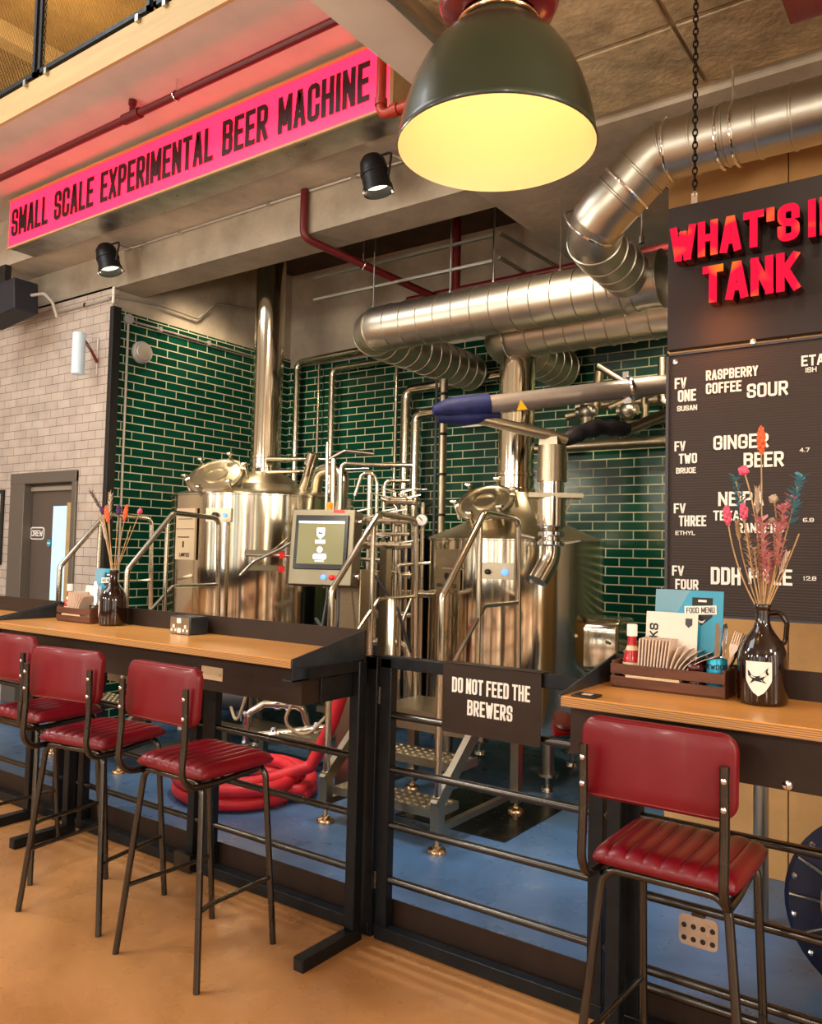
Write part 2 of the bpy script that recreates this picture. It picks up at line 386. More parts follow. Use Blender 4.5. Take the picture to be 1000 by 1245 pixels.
    def ball(s, c, r, seg=12, sc_=(1, 1, 1), m=None):
        n = max(4, seg // 2); prof = [(max(1e-5, math.sin(math.pi * i / n)), -math.cos(math.pi * i / n)) for i in range(n + 1)]
        mm = Matrix.Translation(V(c)) @ (m if m is not None else Matrix.Identity(4)) @ Matrix.Diagonal((r * sc_[0], r * sc_[1], r * sc_[2], 1))
        return s.lathe(prof, seg, mm, cap=False)
    def torus(s, c, axis, R_, r, seg=32, rs=10):
        m = axis_frame(c, axis); pts = [m @ V((R_ * math.cos(2 * math.pi * i / seg), R_ * math.sin(2 * math.pi * i / seg), 0)) for i in range(seg)]
        return s.tube(pts, r, rs, closed=True)
    def prism(s, poly, d, m=None, z0=0.0):
        """2D polygon extruded from z0 to z0+d along local z"""
        k = len(poly); vs = [(x, y, z0) for x, y in poly] + [(x, y, z0 + d) for x, y in poly]
        fs = [tuple(reversed(range(k))), tuple(range(k, 2 * k))] + [(i, (i + 1) % k, k + (i + 1) % k, k + i) for i in range(k)]
        return s.add(vs, fs, m)
def rrect(x0, x1, y0, y1, r, n=5):
    out = []
    for cx, cy, a0 in ((x1 - r, y0 + r, -90), (x1 - r, y1 - r, 0), (x0 + r, y1 - r, 90), (x0 + r, y0 + r, 180)):
        for i in range(n + 1):
            a = R(a0 + 90 * i / n); out.append((cx + r * math.cos(a), cy + r * math.sin(a)))
    return out
def obj(name, mb, m, parent=None, bevel=0.0, bseg=2, local=False, ang=35):
    if parent is not None and not local:
        off = parent.location.copy(); vs = [v - off for v in mb.v]
    else: vs = mb.v
    me = bpy.data.meshes.new(name); me.from_pydata([tuple(v) for v in vs], [], mb.f)
    bm = bmesh.new(); bm.from_mesh(me); bmesh.ops.recalc_face_normals(bm, faces=bm.faces); bm.to_mesh(me); bm.free()
    me.polygons.foreach_set('use_smooth', [True] * len(me.polygons)); me.set_sharp_from_angle(angle=R(ang))
    mats = m if isinstance(m, (list, tuple)) else [m]
    for x in mats: me.materials.append(M[x] if isinstance(x, str) else x)
    o = bpy.data.objects.new(name, me); col.objects.link(o)
    if parent is not None: o.parent = parent
    if bevel:
        b = o.modifiers.new('bevel', 'BEVEL'); b.width = bevel; b.segments = bseg; b.limit_method = 'ANGLE'; b.angle_limit = R(40)
    return o
def tag(o, label, cat, group=None, kind=None):
    o['label'] = label; o['category'] = cat
    if group: o['group'] = group
    if kind: o['kind'] = kind
    return o
def thing(name, label, cat, loc=(0, 0, 0), rz=0.0, group=None):
    o = bpy.data.objects.new(name, None); o.empty_display_size = .1; col.objects.link(o)
    o.location = loc; o.rotation_euler = (0, 0, rz)
    return tag(o, label, cat, group)
def one(name, mb, m, label, cat, group=None, bevel=0.0, ang=35):
    return tag(obj(name, mb, m, None, bevel, ang=ang), label, cat, group)
def struct(name, mb, m, parent=None, bevel=0.0):
    o = obj(name, mb, m, parent, bevel)
    if parent is None: o['kind'] = 'structure'
    return o
def dup(root, loc, rz, label, group=None):
    r = root.copy(); col.objects.link(r); r.location = loc; r.rotation_euler = (0, 0, rz); r['label'] = label
    if group: r['group'] = group
    for ch in list(root.children):
        c = ch.copy(); col.objects.link(c); c.parent = r
        for g in list(ch.children):
            d = g.copy(); col.objects.link(d); d.parent = c
    return r

# ------------------------------------------------------------------ lettering (stroke alphabet)
r_ = True
GL = {
 'A': [[(0, 0), (.42, 1), (.58, 1), (1, 0)], [(.2, .28), (.8, .28)]],
 'B': [[(0, 0), (0, 1)], [(0, 1), (1, 1, r_), (1, .54, r_), (0, .54)], [(0, .53), (1, .53, r_), (1, 0, r_), (0, 0)]],
 'C': [[(1, .68), (1, 1, r_), (0, 1, r_), (0, 0, r_), (1, 0, r_), (1, .32)]],
 'D': [[(0, .5), (0, 1), (1, 1, r_), (1, 0, r_), (0, 0), (0, .5)]],
 'E': [[(1, 1), (0, 1), (0, 0), (1, 0)], [(0, .52), (.85, .52)]],
 'F': [[(1, 1), (0, 1), (0, 0)], [(0, .5), (.85, .5)]],
 'G': [[(1, .7), (1, 1, r_), (0, 1, r_), (0, 0, r_), (1, 0, r_), (1, .46), (.6, .46)]],
 'H': [[(0, 0), (0, 1)], [(1, 0), (1, 1)], [(0, .52), (1, .52)]],
 'I': [[(.5, 0), (.5, 1)]],
 'J': [[(1, 1), (1, 0, r_), (0, 0, r_), (0, .3)]],
 'K': [[(0, 0), (0, 1)], [(.95, 1), (.1, .45)], [(.35, .55), (1, 0)]],
 'L': [[(0, 1), (0, 0), (1, 0)]],
 'M': [[(0, 0), (0, 1)], [(1, 0), (1, 1)], [(.04, .97), (.5, .22)], [(.96, .97), (.5, .22)]],
 'N': [[(0, 0), (0, 1)], [(1, 0), (1, 1)], [(.03, .97), (.97, .03)]],
 'O': [[(.5, 1), (1, 1, r_), (1, 0, r_), (0, 0, r_), (0, 1, r_), (.5, 1)]],
 'P': [[(0, 0), (0, 1)], [(0, 1), (1, 1, r_), (1, .46, r_), (0, .46)]],
 'R': [[(0, 0), (0, 1)], [(0, 1), (1, 1, r_), (1, .48, r_), (0, .48)], [(.5, .45), (1, 0)]],
 'S': [[(1, .72), (1, 1, r_), (0, 1, r_), (0, .54, r_), (1, .46, r_), (1, 0, r_), (0, 0, r_), (0, .28)]],
 'T': [[(0, 1), (1, 1)], [(.5, 0), (.5, 1)]],
 'U': [[(0, 1), (0, 0, r_), (1, 0, r_), (1, 1)]],
 'V': [[(0, 1), (.44, 0), (.56, 0), (1, 1)]],
 'W': [[(0, 1), (.24, 0)], [(.26, 0), (.5, .8)], [(.5, .8), (.74, 0)], [(.76, 0), (1, 1)]],
 'X': [[(0, 0), (1, 1)], [(0, 1), (1, 0)]],
 'Y': [[(0, 1), (.5, .45)], [(1, 1), (.5, .45)], [(.5, .45), (.5, 0)]],
 'Z': [[(0, 1), (1, 1), (0, 0), (1, 0)]],
 '4': [[(.75, 0), (.75, 1)], [(.7, 1), (0, .3), (1, .3)]],
 '7': [[(0, 1), (1, 1), (.4, 0)]],
 '6': [[(1, 1), (0, 1, r_), (0, 0, r_), (1, 0, r_), (1, .52, r_), (.2, .52)]],
 '8': [[(.5, 1), (1, 1, r_), (1, 0, r_), (0, 0, r_), (0, 1, r_), (.5, 1)], [(0, .52), (1, .52)]],
 '1': [[(.2, .8), (.5, 1), (.5, 0)]],
 '2': [[(0, .7), (0, 1, r_), (1, 1, r_), (1, .55), (0, 0), (1, 0)]],
 '0': [[(.5, 1), (1, 1, r_), (1, 0, r_), (0, 0, r_), (0, 1, r_), (.5, 1)]],
 '.': [[(.5, -.02), (.5, .02)]],
 "'": [[(.5, .78), (.55, 1)]],
}
NARROW = {'I': .0, '.': .0, "'": .0, '1': .5, 'E': .86, 'F': .84, 'L': .82, 'M': 1.32, 'W': 1.5, 'T': .95, 'J': .8}
def glyph(mb, ch, m, x, h, w, t, d, z0=0.0):
    W = max(0, (w - t)) * NARROW.get(ch, 1.0); H = h - t
    for si, poly in enumerate(GL[ch]):
        dd = d + si * min(.0004, d * .12)
        pts = [V((x + t / 2 + p[0] * W, t / 2 + p[1] * H, 0)) for p in poly]; rd = [len(p) > 2 for p in poly]
        P = [pts[0]]
        for i in range(1, len(pts) - 1):
            if rd[i]:
                q = fillet([pts[i - 1], pts[i], pts[i + 1]], max(t * .7, W * .32), 4); P += q[1:-1]
            else: P.append(pts[i])
        P.append(pts[-1])
        closed = (P[0] - P[-1]).length < 1e-6
        if not closed:
            P[0] = P[0] + (P[0] - P[1]).normalized() * t / 2; P[-1] = P[-1] + (P[-1] - P[-2]).normalized() * t / 2
        else: P = P[:-1]
        k = len(P); Lp, Rp = [], []
        for i in range(k):
            a = P[i - 1] if (i or closed) else None; b = P[(i + 1) % k] if (i < k - 1 or closed) else None
            d1 = (P[i] - a).normalized() if a is not None else (b - P[i]).normalized(); d2 = (b - P[i]).normalized() if b is not None else d1
            n1 = V((-d1.y, d1.x, 0)); n2 = V((-d2.y, d2.x, 0)); nn = (n1 + n2)
            nn = nn.normalized() if nn.length > 1e-6 else n1
            sc_ = min(1.6, 1 / max(.3, nn.dot(n1))); Lp.append(P[i] + nn * (t / 2 * sc_)); Rp.append(P[i] - nn * (t / 2 * sc_))
        clampy = lambda q: V((q.x, min(max(q.y, -.03 * h), h * 1.0), 0))
        Lp = [clampy(q) for q in Lp]; Rp = [clampy(q) for q in Rp]
        vs = [];
        for i in range(k): vs += [(Lp[i].x, Lp[i].y, z0), (Rp[i].x, Rp[i].y, z0), (Lp[i].x, Lp[i].y, z0 + dd), (Rp[i].x, Rp[i].y, z0 + dd)]
        fs = []
        for i in range(k if closed else k - 1):
            a, b = i * 4, ((i + 1) % k) * 4
            fs += [(a + 3, b + 3, b + 2, a + 2), (a, b, b + 1, a + 1), (a + 2, b + 2, b, a), (a + 1, b + 1, b + 3, a + 3)]
        if not closed:
            e = (k - 1) * 4; fs += [(0, 1, 3, 2), (e + 1, e, e + 2, e + 3)]
        mb.add(vs, fs, m)
    return W + t
def text_width(s, w, t, gap, space):
    x = 0
    for ch in s:
        x += space if ch == ' ' else max(0, w - t) * NARROW.get(ch, 1.0) + t + gap
    return x - gap
def text(mb, s, m, h, w, t, gap=None, space=None, d=.0015, center=False, width=None, z0=0.0):
    gap = t * .55 if gap is None else gap; space = w * .7 if space is None else space
    tw = text_width(s, w, t, gap, space)
    if width:                      # scale the letter widths so the line fills `width`
        k = width / tw; w, gap, space = w * k, gap * k, space * k; tw = text_width(s, w, t, gap, space)
    x = -tw / 2 if center else 0.0
    for ch in s:
        if ch == ' ': x += space; continue
        x += glyph(mb, ch, m, x, h, w, t, d, z0) + gap
    return mb

# ================================================================== the setting
DF = (-7.82, -6.98)    # clear door opening
struct('floor', MB().box(-12, 5.5, -6, 2.80, -.1, 0), 'floor')
struct('floor_brewery', MB().box(-12, 5.5, 2.80, 7.0, -.1, 0), 'blue')
w = MB(); w.box(-12, -8.10, 4.40, 4.60, 0, 3.95); w.box(-8.10, -6.97, 4.40, 4.60, 2.27, 3.95); w.box(-6.97, -6.53, 4.40, 4.46, 0, 3.95)
struct('wall_left', w, 'white_tile')
struct('wall_side', MB().box(-6.65, -6.53, 4.46, 6.83, 0, 3.745), 'green_side')
struct('trim_1', MB().box(-6.545, -6.49, 4.385, 4.47, 0, 3.76), 'black', bevel=.004)
struct('wall_side_upper', MB().box(-6.65, -6.54, 4.46, 6.83, 3.745, 4.75), 'concrete')
struct('wall_back', MB().box(-6.65, 5.5, 6.71, 6.83, 0, 3.64), 'green_back')
struct('wall_back_upper', MB().box(-6.65, 5.5, 6.73, 6.83, 3.64, 4.75), 'concrete')
p = MB(); x = -1.455
for i in range(7): p.box(x + i * .62, x + i * .62 + .615, 4.45, 4.51, 0, 3.925)
struct('wall_partition', p, 'partition', bevel=.003)
struct('wall_rear', MB().box(-12, 5.5, -6.1, -6.0, 0, 7), 'rear_wall')
struct('wall_right', MB().box(5.5, 5.6, -6, 7, 0, 4.2), 'rear_wall')
struct('wall_far_left', MB().box(-12.1, -12, -6, 4.4, 0, 7), 'rear_wall')
# ceiling pieces
struct('ceiling_beam', MB().box(-12, -2.72, 4.40, 4.73, 3.93, 4.72), 'concrete_dark')
struct('ceiling_soffit', MB().box(-12, -2.32, 4.05, 4.40, 4.26, 4.72), 'concrete')
struct('ceiling_overhang', MB().box(-12, -2.32, 3.08, 4.05, 4.72, 4.90), 'plaster')
s_ = MB(); s_.box(-2.72, -2.32, 4.40, 6.83, 3.93, 4.75); s_.box(-2.32, 5.5, 4.12, 6.83, 3.93, 4.75); s_.box(-2.32, 5.5, -6, 4.12, 3.97, 4.75)
struct('ceiling', s_, 'concrete')
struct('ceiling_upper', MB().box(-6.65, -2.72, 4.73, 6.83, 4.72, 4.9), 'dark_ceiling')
struct('ceiling_bulkhead', MB().box(-2.33, -2.05, -6, 4.04, 3.90, 4.72), 'plaster')
struct('trim_2', MB().box(-12, -2.33, 3.055, 3.08, 4.72, 4.915), 'wood_fascia')
# ceiling insulation boards
k = 0
for bx0, bx1, by0, by1 in ((-2.0, -1.15, 2.2, 3.50), (-1.13, .1, 2.2, 3.50), (-2.0, -1.15, 3.53, 4.05), (-1.13, .1, 3.53, 4.05), (-2.0, -1.15, .9, 2.17), (-1.13, .1, .9, 2.17), (.12, 1.4, 2.2, 3.5)):
    o = obj('trim_panel', MB().box(bx0, bx1, by0, by1, 3.945, 3.97), 'panel_foil', bevel=.006); o['kind'] = 'structure'
# mezzanine above the overhang
struct('wall_mezzanine', MB().box(-12, -2.3, 5.6, 5.7, 4.9, 8), 'gold_wall')
struct('floor_mezzanine', MB().box(-12, -2.33, 3.08, 5.6, 4.90, 4.915), 'wood_fascia')
for i, (x, h) in enumerate(((-8.1, 2.0), (-6.9, 2.4), (-5.7, 2.4), (-4.6, 2.4))):
    struct('trim_%d' % (i + 3), MB().box(x, x + .16, 5.3, 5.46, 4.915, 4.915 + h), 'wood_fascia')
light('mezzanine_lamp', 'POINT', (-5.6, 4.3, 6.6), 45, (1.0, .74, .38), size=.2)
light('mezzanine_lamp', 'POINT', (-7.6, 4.3, 6.6), 45, (1.0, .74, .38), size=.2)
mz = MB()
for i in range(5): mz.box(-11 + i * 2.1, -10.8 + i * 2.1, 3.3, 5.6, 7.05, 7.25)
struct('trim_20', mz, 'wood_fascia'); struct('ceiling_mezzanine', MB().box(-12, -2.33, 3.2, 5.6, 7.25, 7.35), 'gold_wall')
for i, (x0, x1, z0, z1, mt) in enumerate(((-9.3, -8.9, 6.2, 7.1, 'white'), (-8.5, -7.9, 6.9, 7.2, 'crate'), (-7.6, -7.3, 6.2, 7.2, 'white'), (-6.6, -6.0, 6.7, 7.1, 'white'))):
    struct('trim_%d' % (21 + i), MB().box(x0, x1, 5.55, 5.6, z0, z1), mt)
# glowing panes added on the right wall to streak the right tank
for i, (y, ww, e) in enumerate(((-4.6, .9, 4.0), (-3.2, .4, 1.5), (-2.2, .8, 5.0), (-.8, .3, 2.0), (.2, .7, 4.0), (1.6, .35, 1.2))):
    wd = struct('window_%d' % (i + 20), MB().box(5.45, 5.49, y, y + ww, .4, 3.5), mat('streak_window_pane', '#e8f2ff', .3, emit=((1.0, .84, .6), (.8, .9, 1.0))[i % 2], estr=e))
    struct('window_frame', MB().box(5.40, 5.46, y - .05, y, .35, 3.55).box(5.40, 5.46, y + ww, y + ww + .05, .35, 3.55), 'black', wd)
# unseen rear windows, their glow and spacing made up for streaks in the steel
for i, (x, ww) in enumerate(((-9.6, .7), (-8.5, .4), (-7.7, .8), (-6.4, .5), (-5.6, .3), (-4.9, .8), (-3.6, .5), (-2.8, .35), (-2.1, .8), (-.8, .5), (.1, .3), (.8, .8), (2.2, .6))):
    wd = struct('window_%d' % (i + 2), MB().box(x, x + ww, -5.98, -5.95, .4, 3.6), mat('streak_window_pane', '#e8f2ff', .3, emit=((1.0, .86, .66), (1.0, .93, .82), (.78, .9, 1.0))[(i * 2) % 3], estr=(5.5, 1.6, 3.2, .8, 6.5)[i % 5]))
    f = MB()
    for xx in (x - .05, x + ww): f.box(xx, xx + .05, -5.96, -5.90, .35, 3.65)
    f.box(x, x + ww, -5.96, -5.9, 2.3, 2.36); struct('window_frame', f, 'black', wd)
for i, x in enumerate((-10.4, -8.95, -7.95, -6.8, -6.0, -5.25, -4.0, -3.1, -2.45, -1.2, -.2, .55, 1.7, 2.9, 3.9)):  # unseen coloured columns added as stripes for the tank reflections
    struct('trim_%d' % (i + 40), MB().box(x, x + (.16, .3, .22)[i % 3], -5.3, -5.0, 0, 3.97), ('black', 'red_leather', 'crate', 'white', 'gold_wall', 'card_blue_pale')[(i * 5) % 6])

# door in the white tiled wall
d = struct('door_1', MB().box(-7.83, -6.98, 4.47, 4.52, 0, 2.17), 'door_grey')
f = MB(); f.box(-8.10, -7.84, 4.375, 4.58, 0, 2.27); f.box(-7.02, -6.95, 4.375, 4.58, 0, 2.27); f.box(-8.10, -6.95, 4.372, 4.58, 2.17, 2.28); struct('door_frame', f, 'frame_grey', d, bevel=.006)
f = MB(); f.box(-7.45, -7.2, 4.462, 4.468, .75, 1.95); struct('vision_panel', f, 'glow_glass', d)
f = MB(); f.box(-7.83, -7.02, 4.44, 4.47, 2.10, 2.145); struct('door_closer', f, 'conduit', d, bevel=.005)
f = MB(); f.box(-7.19, -7.03, 4.445, 4.468, .2, 1.98); struct('door_edge_strip', f, 'wood_fascia', d)
m = frame((-7.72, 4.468, 1.685), (1, 0, 0), (0, 0, 1))
pl = struct('door_plate', MB().prism(rrect(-.125, .125, -.062, .062, .035), .004, m), 'white', d)
struct('plate_face', MB().prism(rrect(-.112, .112, -.05, .05, .028), .002, m, .004), 'door_grey', pl)
struct('lettering', text(MB(), 'CREW', m @ Matrix.Translation((0, -.03, .0062)), .06, .045, .011, center=True), 'white', pl)
pl2 = struct('door_disc', MB().cyl((-7.505, 4.47, 1.59), (-7.505, 4.462, 1.59), .036), 'lamp_blue', d); pl2.data.materials[0] = M['card_blue']
struct('disc_bar', MB().box(-7.525, -7.485, 4.459, 4.463, 1.583, 1.597), 'white', pl2)

# ================================================================== hanging and wall fittings
# --- pink lettered sign
t = thing('lightbox_sign', 'long pink sign reading SMALL SCALE EXPERIMENTAL BEER MACHINE below the mezzanine', 'sign', (-5.08, 3.92, 4.45))
SM = frame((-7.25, 3.79, 4.245), (1, 0, 0), (0, 0, 1))
obj('housing', MB().box(-7.25, -2.92, 3.80, 4.05, 4.245, 4.675), 'alu', t)
obj('face', MB().box(-7.24, -2.925, 3.788, 3.80, 4.255, 4.665), 'pink', t)
obj('edge_trim', MB().box(-7.25, -2.90, 3.782, 3.80, 4.236, 4.252).box(-2.925, -2.895, 3.782, 4.05, 4.236, 4.675).box(-7.25, -2.9, 3.77, 4.05, 4.668, 4.685), 'wood_fascia', t)
obj('lettering', text(MB(), 'SMALL SCALE EXPERIMENTAL BEER MACHINE', frame((-7.19, 3.786, 4.335), (1, 0, 0), (0, 0, 1)), .25, .115, .036, d=.006, width=4.10, space=.09), 'dark_letter', t)

# --- mesh guard panels of the mezzanine
for i, (x0, x1, lab) in enumerate(((-6.86, -5.57, 'gold wire mesh guard panel at the left edge, upper floor'), (-5.53, -4.26, 'gold wire mesh guard panel in the middle, black frame, upper floor'), (-4.22, -2.95, 'gold wire mesh guard panel at the right end, only its lower corner showing'))):
    t = thing('mesh_guard', lab, 'guard panel', ((x0 + x1) / 2, 3.06, 4.93), group='mesh guards of the upper floor')
    z0, z1 = 4.93, 6.02; fr = MB()
    fr.box(x0, x1, 3.04, 3.075, z0, z0 + .03); fr.box(x0, x1, 3.04, 3.075, z1 - .03, z1); fr.box(x0, x0 + .03, 3.04, 3.075, z0, z1); fr.box(x1 - .03, x1, 3.04, 3.075, z0, z1)
    obj('frame', fr, 'black_metal', t)
    ms = MB(); L, H = x1 - x0, z1 - z0; st = .034; c = -H * .6
    while c < L + H * .6:
        for sgn in (1, -1):
            a, b = (c, 0.0), (c + sgn * H * .6, H)
            pts = []
            t0, t1 = 0.0, 1.0; dx = b[0] - a[0]
            for lo, hi in ((0, L),):
                ta, tb = (lo - a[0]) / dx, (hi - a[0]) / dx; t0 = max(t0, min(ta, tb)); t1 = min(t1, max(ta, tb))
            if t1 - t0 > .02:
                ms.bar((x0 + a[0] + dx * t0, 3.057, z0 + H * t0), (x0 + a[0] + dx * t1, 3.057, z0 + H * t1), .0022, .003, up=(0, 1, 0))
        c += st
    obj('mesh', ms, 'gold_wall', t)
    obj('bracket', MB().box(x0 + .1, x0 + .13, 3.03, 3.06, 4.89, 4.935), 'galv', t); obj('bracket', MB().box(x1 - .13, x1 - .1, 3.03, 3.06, 4.89, 4.935), 'galv', t)

# --- red sprinkler pipes
t = thing('sprinkler_pipe', 'long dark red pipe hung beneath the pink lit overhang', 'pipe', (-5.5, 3.4, 4.6))
obj('pipe_run', MB().tube([(-9, 3.4, 4.60), (-2.36, 3.4, 4.60)], .026, 14), 'red_paint', t)
obj('tee_fitting', MB().cyl((-5.0, 3.4, 4.6), (-4.82, 3.4, 4.6), .036), 'red_paint', t)
obj('sprinkler_head', MB().cyl((-4.91, 3.4, 4.60), (-4.91, 3.4, 4.68), .02).cyl((-4.91, 3.4, 4.68), (-4.91, 3.4, 4.715), .028), 'red_paint', t)
obj('clip_ring', MB().torus((-4.43, 3.4, 4.60), (1, 0, 0), .033, .006).cyl((-4.43, 3.4, 4.63), (-4.43, 3.4, 4.715), .006), 'chrome', t)
t = thing('sprinkler_pipe', 'orange red pipe with an elbow in front of the pink sign end', 'pipe', (-2.9, 3.72, 4.15))
obj('pipe_run', MB().tube([(-2.92, 3.70, 4.71), (-2.92, 3.70, 4.15), (-2.35, 3.70, 4.15)], .03, 14, fil=.05), 'orange_paint', t)
obj('elbow_collar', MB().cyl((-2.83, 3.7, 4.15), (-2.79, 3.7, 4.15), .038), 'orange_paint', t); obj('elbow_collar', MB().cyl((-2.92, 3.7, 4.21), (-2.92, 3.7, 4.25), .038), 'orange_paint', t)
t = thing('sprinkler_pipe', 'dark red pipe dropping from the beam and slanting back over the tanks', 'pipe', (-4.14, 4.6, 3.9))
obj('pipe_run', MB().tube([(-4.14, 4.36, 4.25), (-4.14, 4.36, 3.89), (-3.72, 5.45, 3.68)], .03, 14, fil=.08), 'red_paint', t)
obj('clip', MB().torus((-3.955, 4.84, 3.797), (.36, .93, -.18), .036, .006).cyl((-3.955, 4.84, 3.83), (-3.955, 4.84, 4.72), .006), 'chrome', t)
t = thing('sprinkler_pipe', 'dark red pipe running just above the lower spiral duct', 'pipe', (-3.2, 5.5, 3.74))
obj('pipe_run', MB().tube([(-4.0, 5.5, 3.70), (-1.4, 5.5, 3.72)], .03, 14), 'red_paint', t)
obj('branch', MB().tube([(-3.52, 5.5, 3.71), (-3.52, 5.5, 4.72)], .034, 12), 'red_paint', t)
one('sprinkler_pipe', MB().tube([(-1.72, 4.5, 3.86), (-1.05, 5.9, 3.86)], .05, 14), 'red_paint', 'short dark red pipe end under the ceiling behind the pendant lamp', 'pipe')
one('ceiling_box', MB().box(-.665, .2, 3.0, 3.57, 3.80, 3.945), 'plum', 'dark plum red box fixed to the ceiling at the top right corner', 'box', bevel=.01)
one('ceiling_channel', MB().box(-2.045, -1.985, -1, 3.9, 3.885, 3.945).box(-2.03, -2.0, -1, 3.9, 3.87, 3.885), 'galv', 'grey slotted steel channel along the pale ceiling bulkhead', 'channel')

# --- conduits
t = thing('conduit', 'thin pale conduit along the concrete beam between the two spotlights', 'conduit', (-5, 4.385, 4.25))
obj('tube', MB().tube([(-6.36, 4.385, 4.245), (-3.2, 4.385, 4.245)], .011, 8), 'conduit', t)
for x in (-5.6, -4.55, -3.7): obj('clip', MB().box(x, x + .04, 4.368, 4.40, 4.228, 4.262), 'chrome', t)
t = thing('conduit', 'thin pale conduit dropping down the green tiled side wall', 'conduit', (-6.51, 4.56, 2.7))
obj('tube', MB().tube([(-6.512, 4.56, 1.2), (-6.512, 4.56, 3.66)], .012, 8), 'conduit', t)
obj('junction_box', MB().cyl((-6.528, 4.56, 3.68), (-6.49, 4.56, 3.68), .045), 'grey_plastic', t)
obj('tube', MB().tube([(-6.512, 4.6, 3.67), (-6.512, 6.6, 3.66)], .011, 8), 'conduit', t)
for y in (4.9, 5.5): obj('clip', MB().box(-6.528, -6.495, y, y + .03, 3.645, 3.69), 'conduit', t)
t = thing('conduit', 'thin conduit along the top of the white tiled wall', 'conduit', (-7, 4.38, 3.85))
obj('tube', MB().tube([(-9.5, 4.385, 3.83), (-6.56, 4.385, 3.83), (-6.5, 4.36, 3.85), (-6.5, 4.9, 3.90), (-6.5, 5.35, 3.88), (-6.5, 5.6, 4.1), (-6.5, 6.4, 4.2)], .011, 8, fil=.05), 'conduit', t)
obj('riser', MB().cyl((-6.50, 4.385, 3.78), (-6.50, 4.385, 3.93), .013), 'white', t)
obj('clip', MB().box(-6.95, -6.91, 4.37, 4.398, 3.81, 3.85), 'chrome', t)

# --- wall lamps
t = thing('wall_lamp', 'pale upright half round lamp on a bracket, white tiled wall', 'wall lamp', (-6.72, 4.22, 3.3))
obj('shade', MB().lathe([(.05, 3.115), (.056, 3.12), (.056, 3.49), (.05, 3.495)], 20, Matrix.Translation((-6.72, 4.20, 0))), 'opal', t)
obj('bracket', MB().tube([(-6.72, 4.25, 3.47), (-6.72, 4.39, 3.5), (-6.72, 4.39, 3.3)], .007, 8).tube([(-6.72, 4.25, 3.13), (-6.72, 4.39, 3.15), (-6.72, 4.39, 3.25)], .007, 8), 'white', t)
obj('cable', MB().tube([(-6.72, 4.255, 3.44), (-6.7, 4.31, 3.36), (-6.7, 4.38, 3.26)], .014, 8, fil=.04), 'plum', t)
t = thing('bulkhead_light', 'round pale bulkhead light on the green tiled side wall', 'wall lamp', (-6.5, 4.72, 3.40))
bm_ = axis_frame((-6.53, 4.72, 3.40), (1, 0, 0))
obj('base', MB().lathe([(.105, 0), (.105, .03), (.095, .05)], 28, bm_), 'grey_plastic', t)
obj('lens', MB().lathe([(.085, .045), (.075, .06), (.04, .068), (.001, .07)], 28, bm_, cap=False), 'conduit', t)
t = thing('speaker', 'black speaker box hung from the ceiling at the left edge', 'speaker', (-7.6, 4.0, 3.8))
mm = Matrix.Translation((-7.70, 4.05, 3.87)) @ Matrix.Rotation(R(-6), 4, 'Y')
obj('cabinet', MB().box(-.33, .33, -.12, .12, -.15, .15, mm), 'grey_dark', t, bevel=.012).data.materials[0] = mat('navy_black_cabinet', '#23232c', .6)
obj('yoke', MB().box(-7.87, -7.67, 4.01, 4.09, 4.0, 4.1).box(-7.84, -7.72, 4.02, 4.08, 4.09, 4.26), 'black', t)
obj('cable', MB().tube([(-7.38, 4.1, 3.92), (-7.24, 4.15, 3.93), (-7.18, 4.2, 3.85), (-7.18, 4.25, 3.72)], .016, 8, fil=.06), 'conduit', t)

# --- spotlights on the beam
def par_can(loc, target, lab):
    t = thing('spotlight', lab, 'spotlight', loc, group='black spotlights on the beam')
    m = axis_frame(V(loc), V(target) - V(loc))
    obj('can', MB().lathe([(.02, -.15), (.06, -.145), (.085, -.11), (.092, -.05), (.092, -.045), (.097, -.04), (.097, -.02), (.092, -.015), (.092, .06), (.1, .065), (.1, .1), (.094, .1), (.09, .02)], 28, m, cap=False), 'spot_black', t)
    obj('lens', MB().lathe([(.001, .045), (.09, .04)], 28, m, cap=False), 'lit_lens', t)
    for i in range(2):
        a = R(35 + 180 * i); c = m @ V((.1 * math.cos(a), .1 * math.sin(a), .1)); obj('barn_clip', MB().ball(c, .017, 8), 'chrome', t)
    l = V(loc); xr = V((1, 0, 0))
    obj('yoke', MB().tube([l + V((-.105, 0, -.01)), l + V((-.105, .03, .16)), l + V((.105, .03, .16)), l + V((.105, 0, -.01))], .008, 8, fil=.03), 'black', t)
    obj('mount', MB().tube([l + V((.105, .03, .14)), l + V((.14, .12, .13)), (l.x + .16, 4.385, 4.245)], .012, 8), 'chrome', t)
    return t
par_can((-6.2, 4.12, 4.03), (-5.95, 4.2, 3.2), 'black spotlight on the beam at left, below the sign words SMALL SCALE')
par_can((-3.28, 4.12, 4.03), (-3.12, 4.22, 3.2), 'black spotlight on the beam beside the pendant lamp')

# --- pendant lamp
t = thing('pendant_lamp', 'large dark green dome pendant lamp with a lit cream inside', 'pendant lamp', (-1.012, 1.755, 2.50))
pm = Matrix.Translation((-1.012, 1.755, 2.603))
outer = [(.248, 0), (.252, .004), (.248, .02), (.243, .05), (.232, .10), (.214, .155), (.190, .205), (.160, .25), (.126, .285), (.096, .305)]
obj('shade', MB().lathe(outer, 64, pm, cap=False), 'lamp_green', t, ang=60)
inner = [(.248, 0), (.242, .02), (.237, .05), (.226, .10), (.208, .15), (.184, .198), (.154, .242), (.12, .276), (.001, .292)]
obj('shade_lining', MB().lathe(inner, 64, pm, cap=False), 'lamp_white', t, ang=60)
obj('neck', MB().lathe([(.097, .300), (.097, .325), (.09, .33), (.09, .40), (.08, .42), (.05, .44), (.02, .445)], 40, pm), 'chrome', t).data.materials[0] = M['lamp_green']
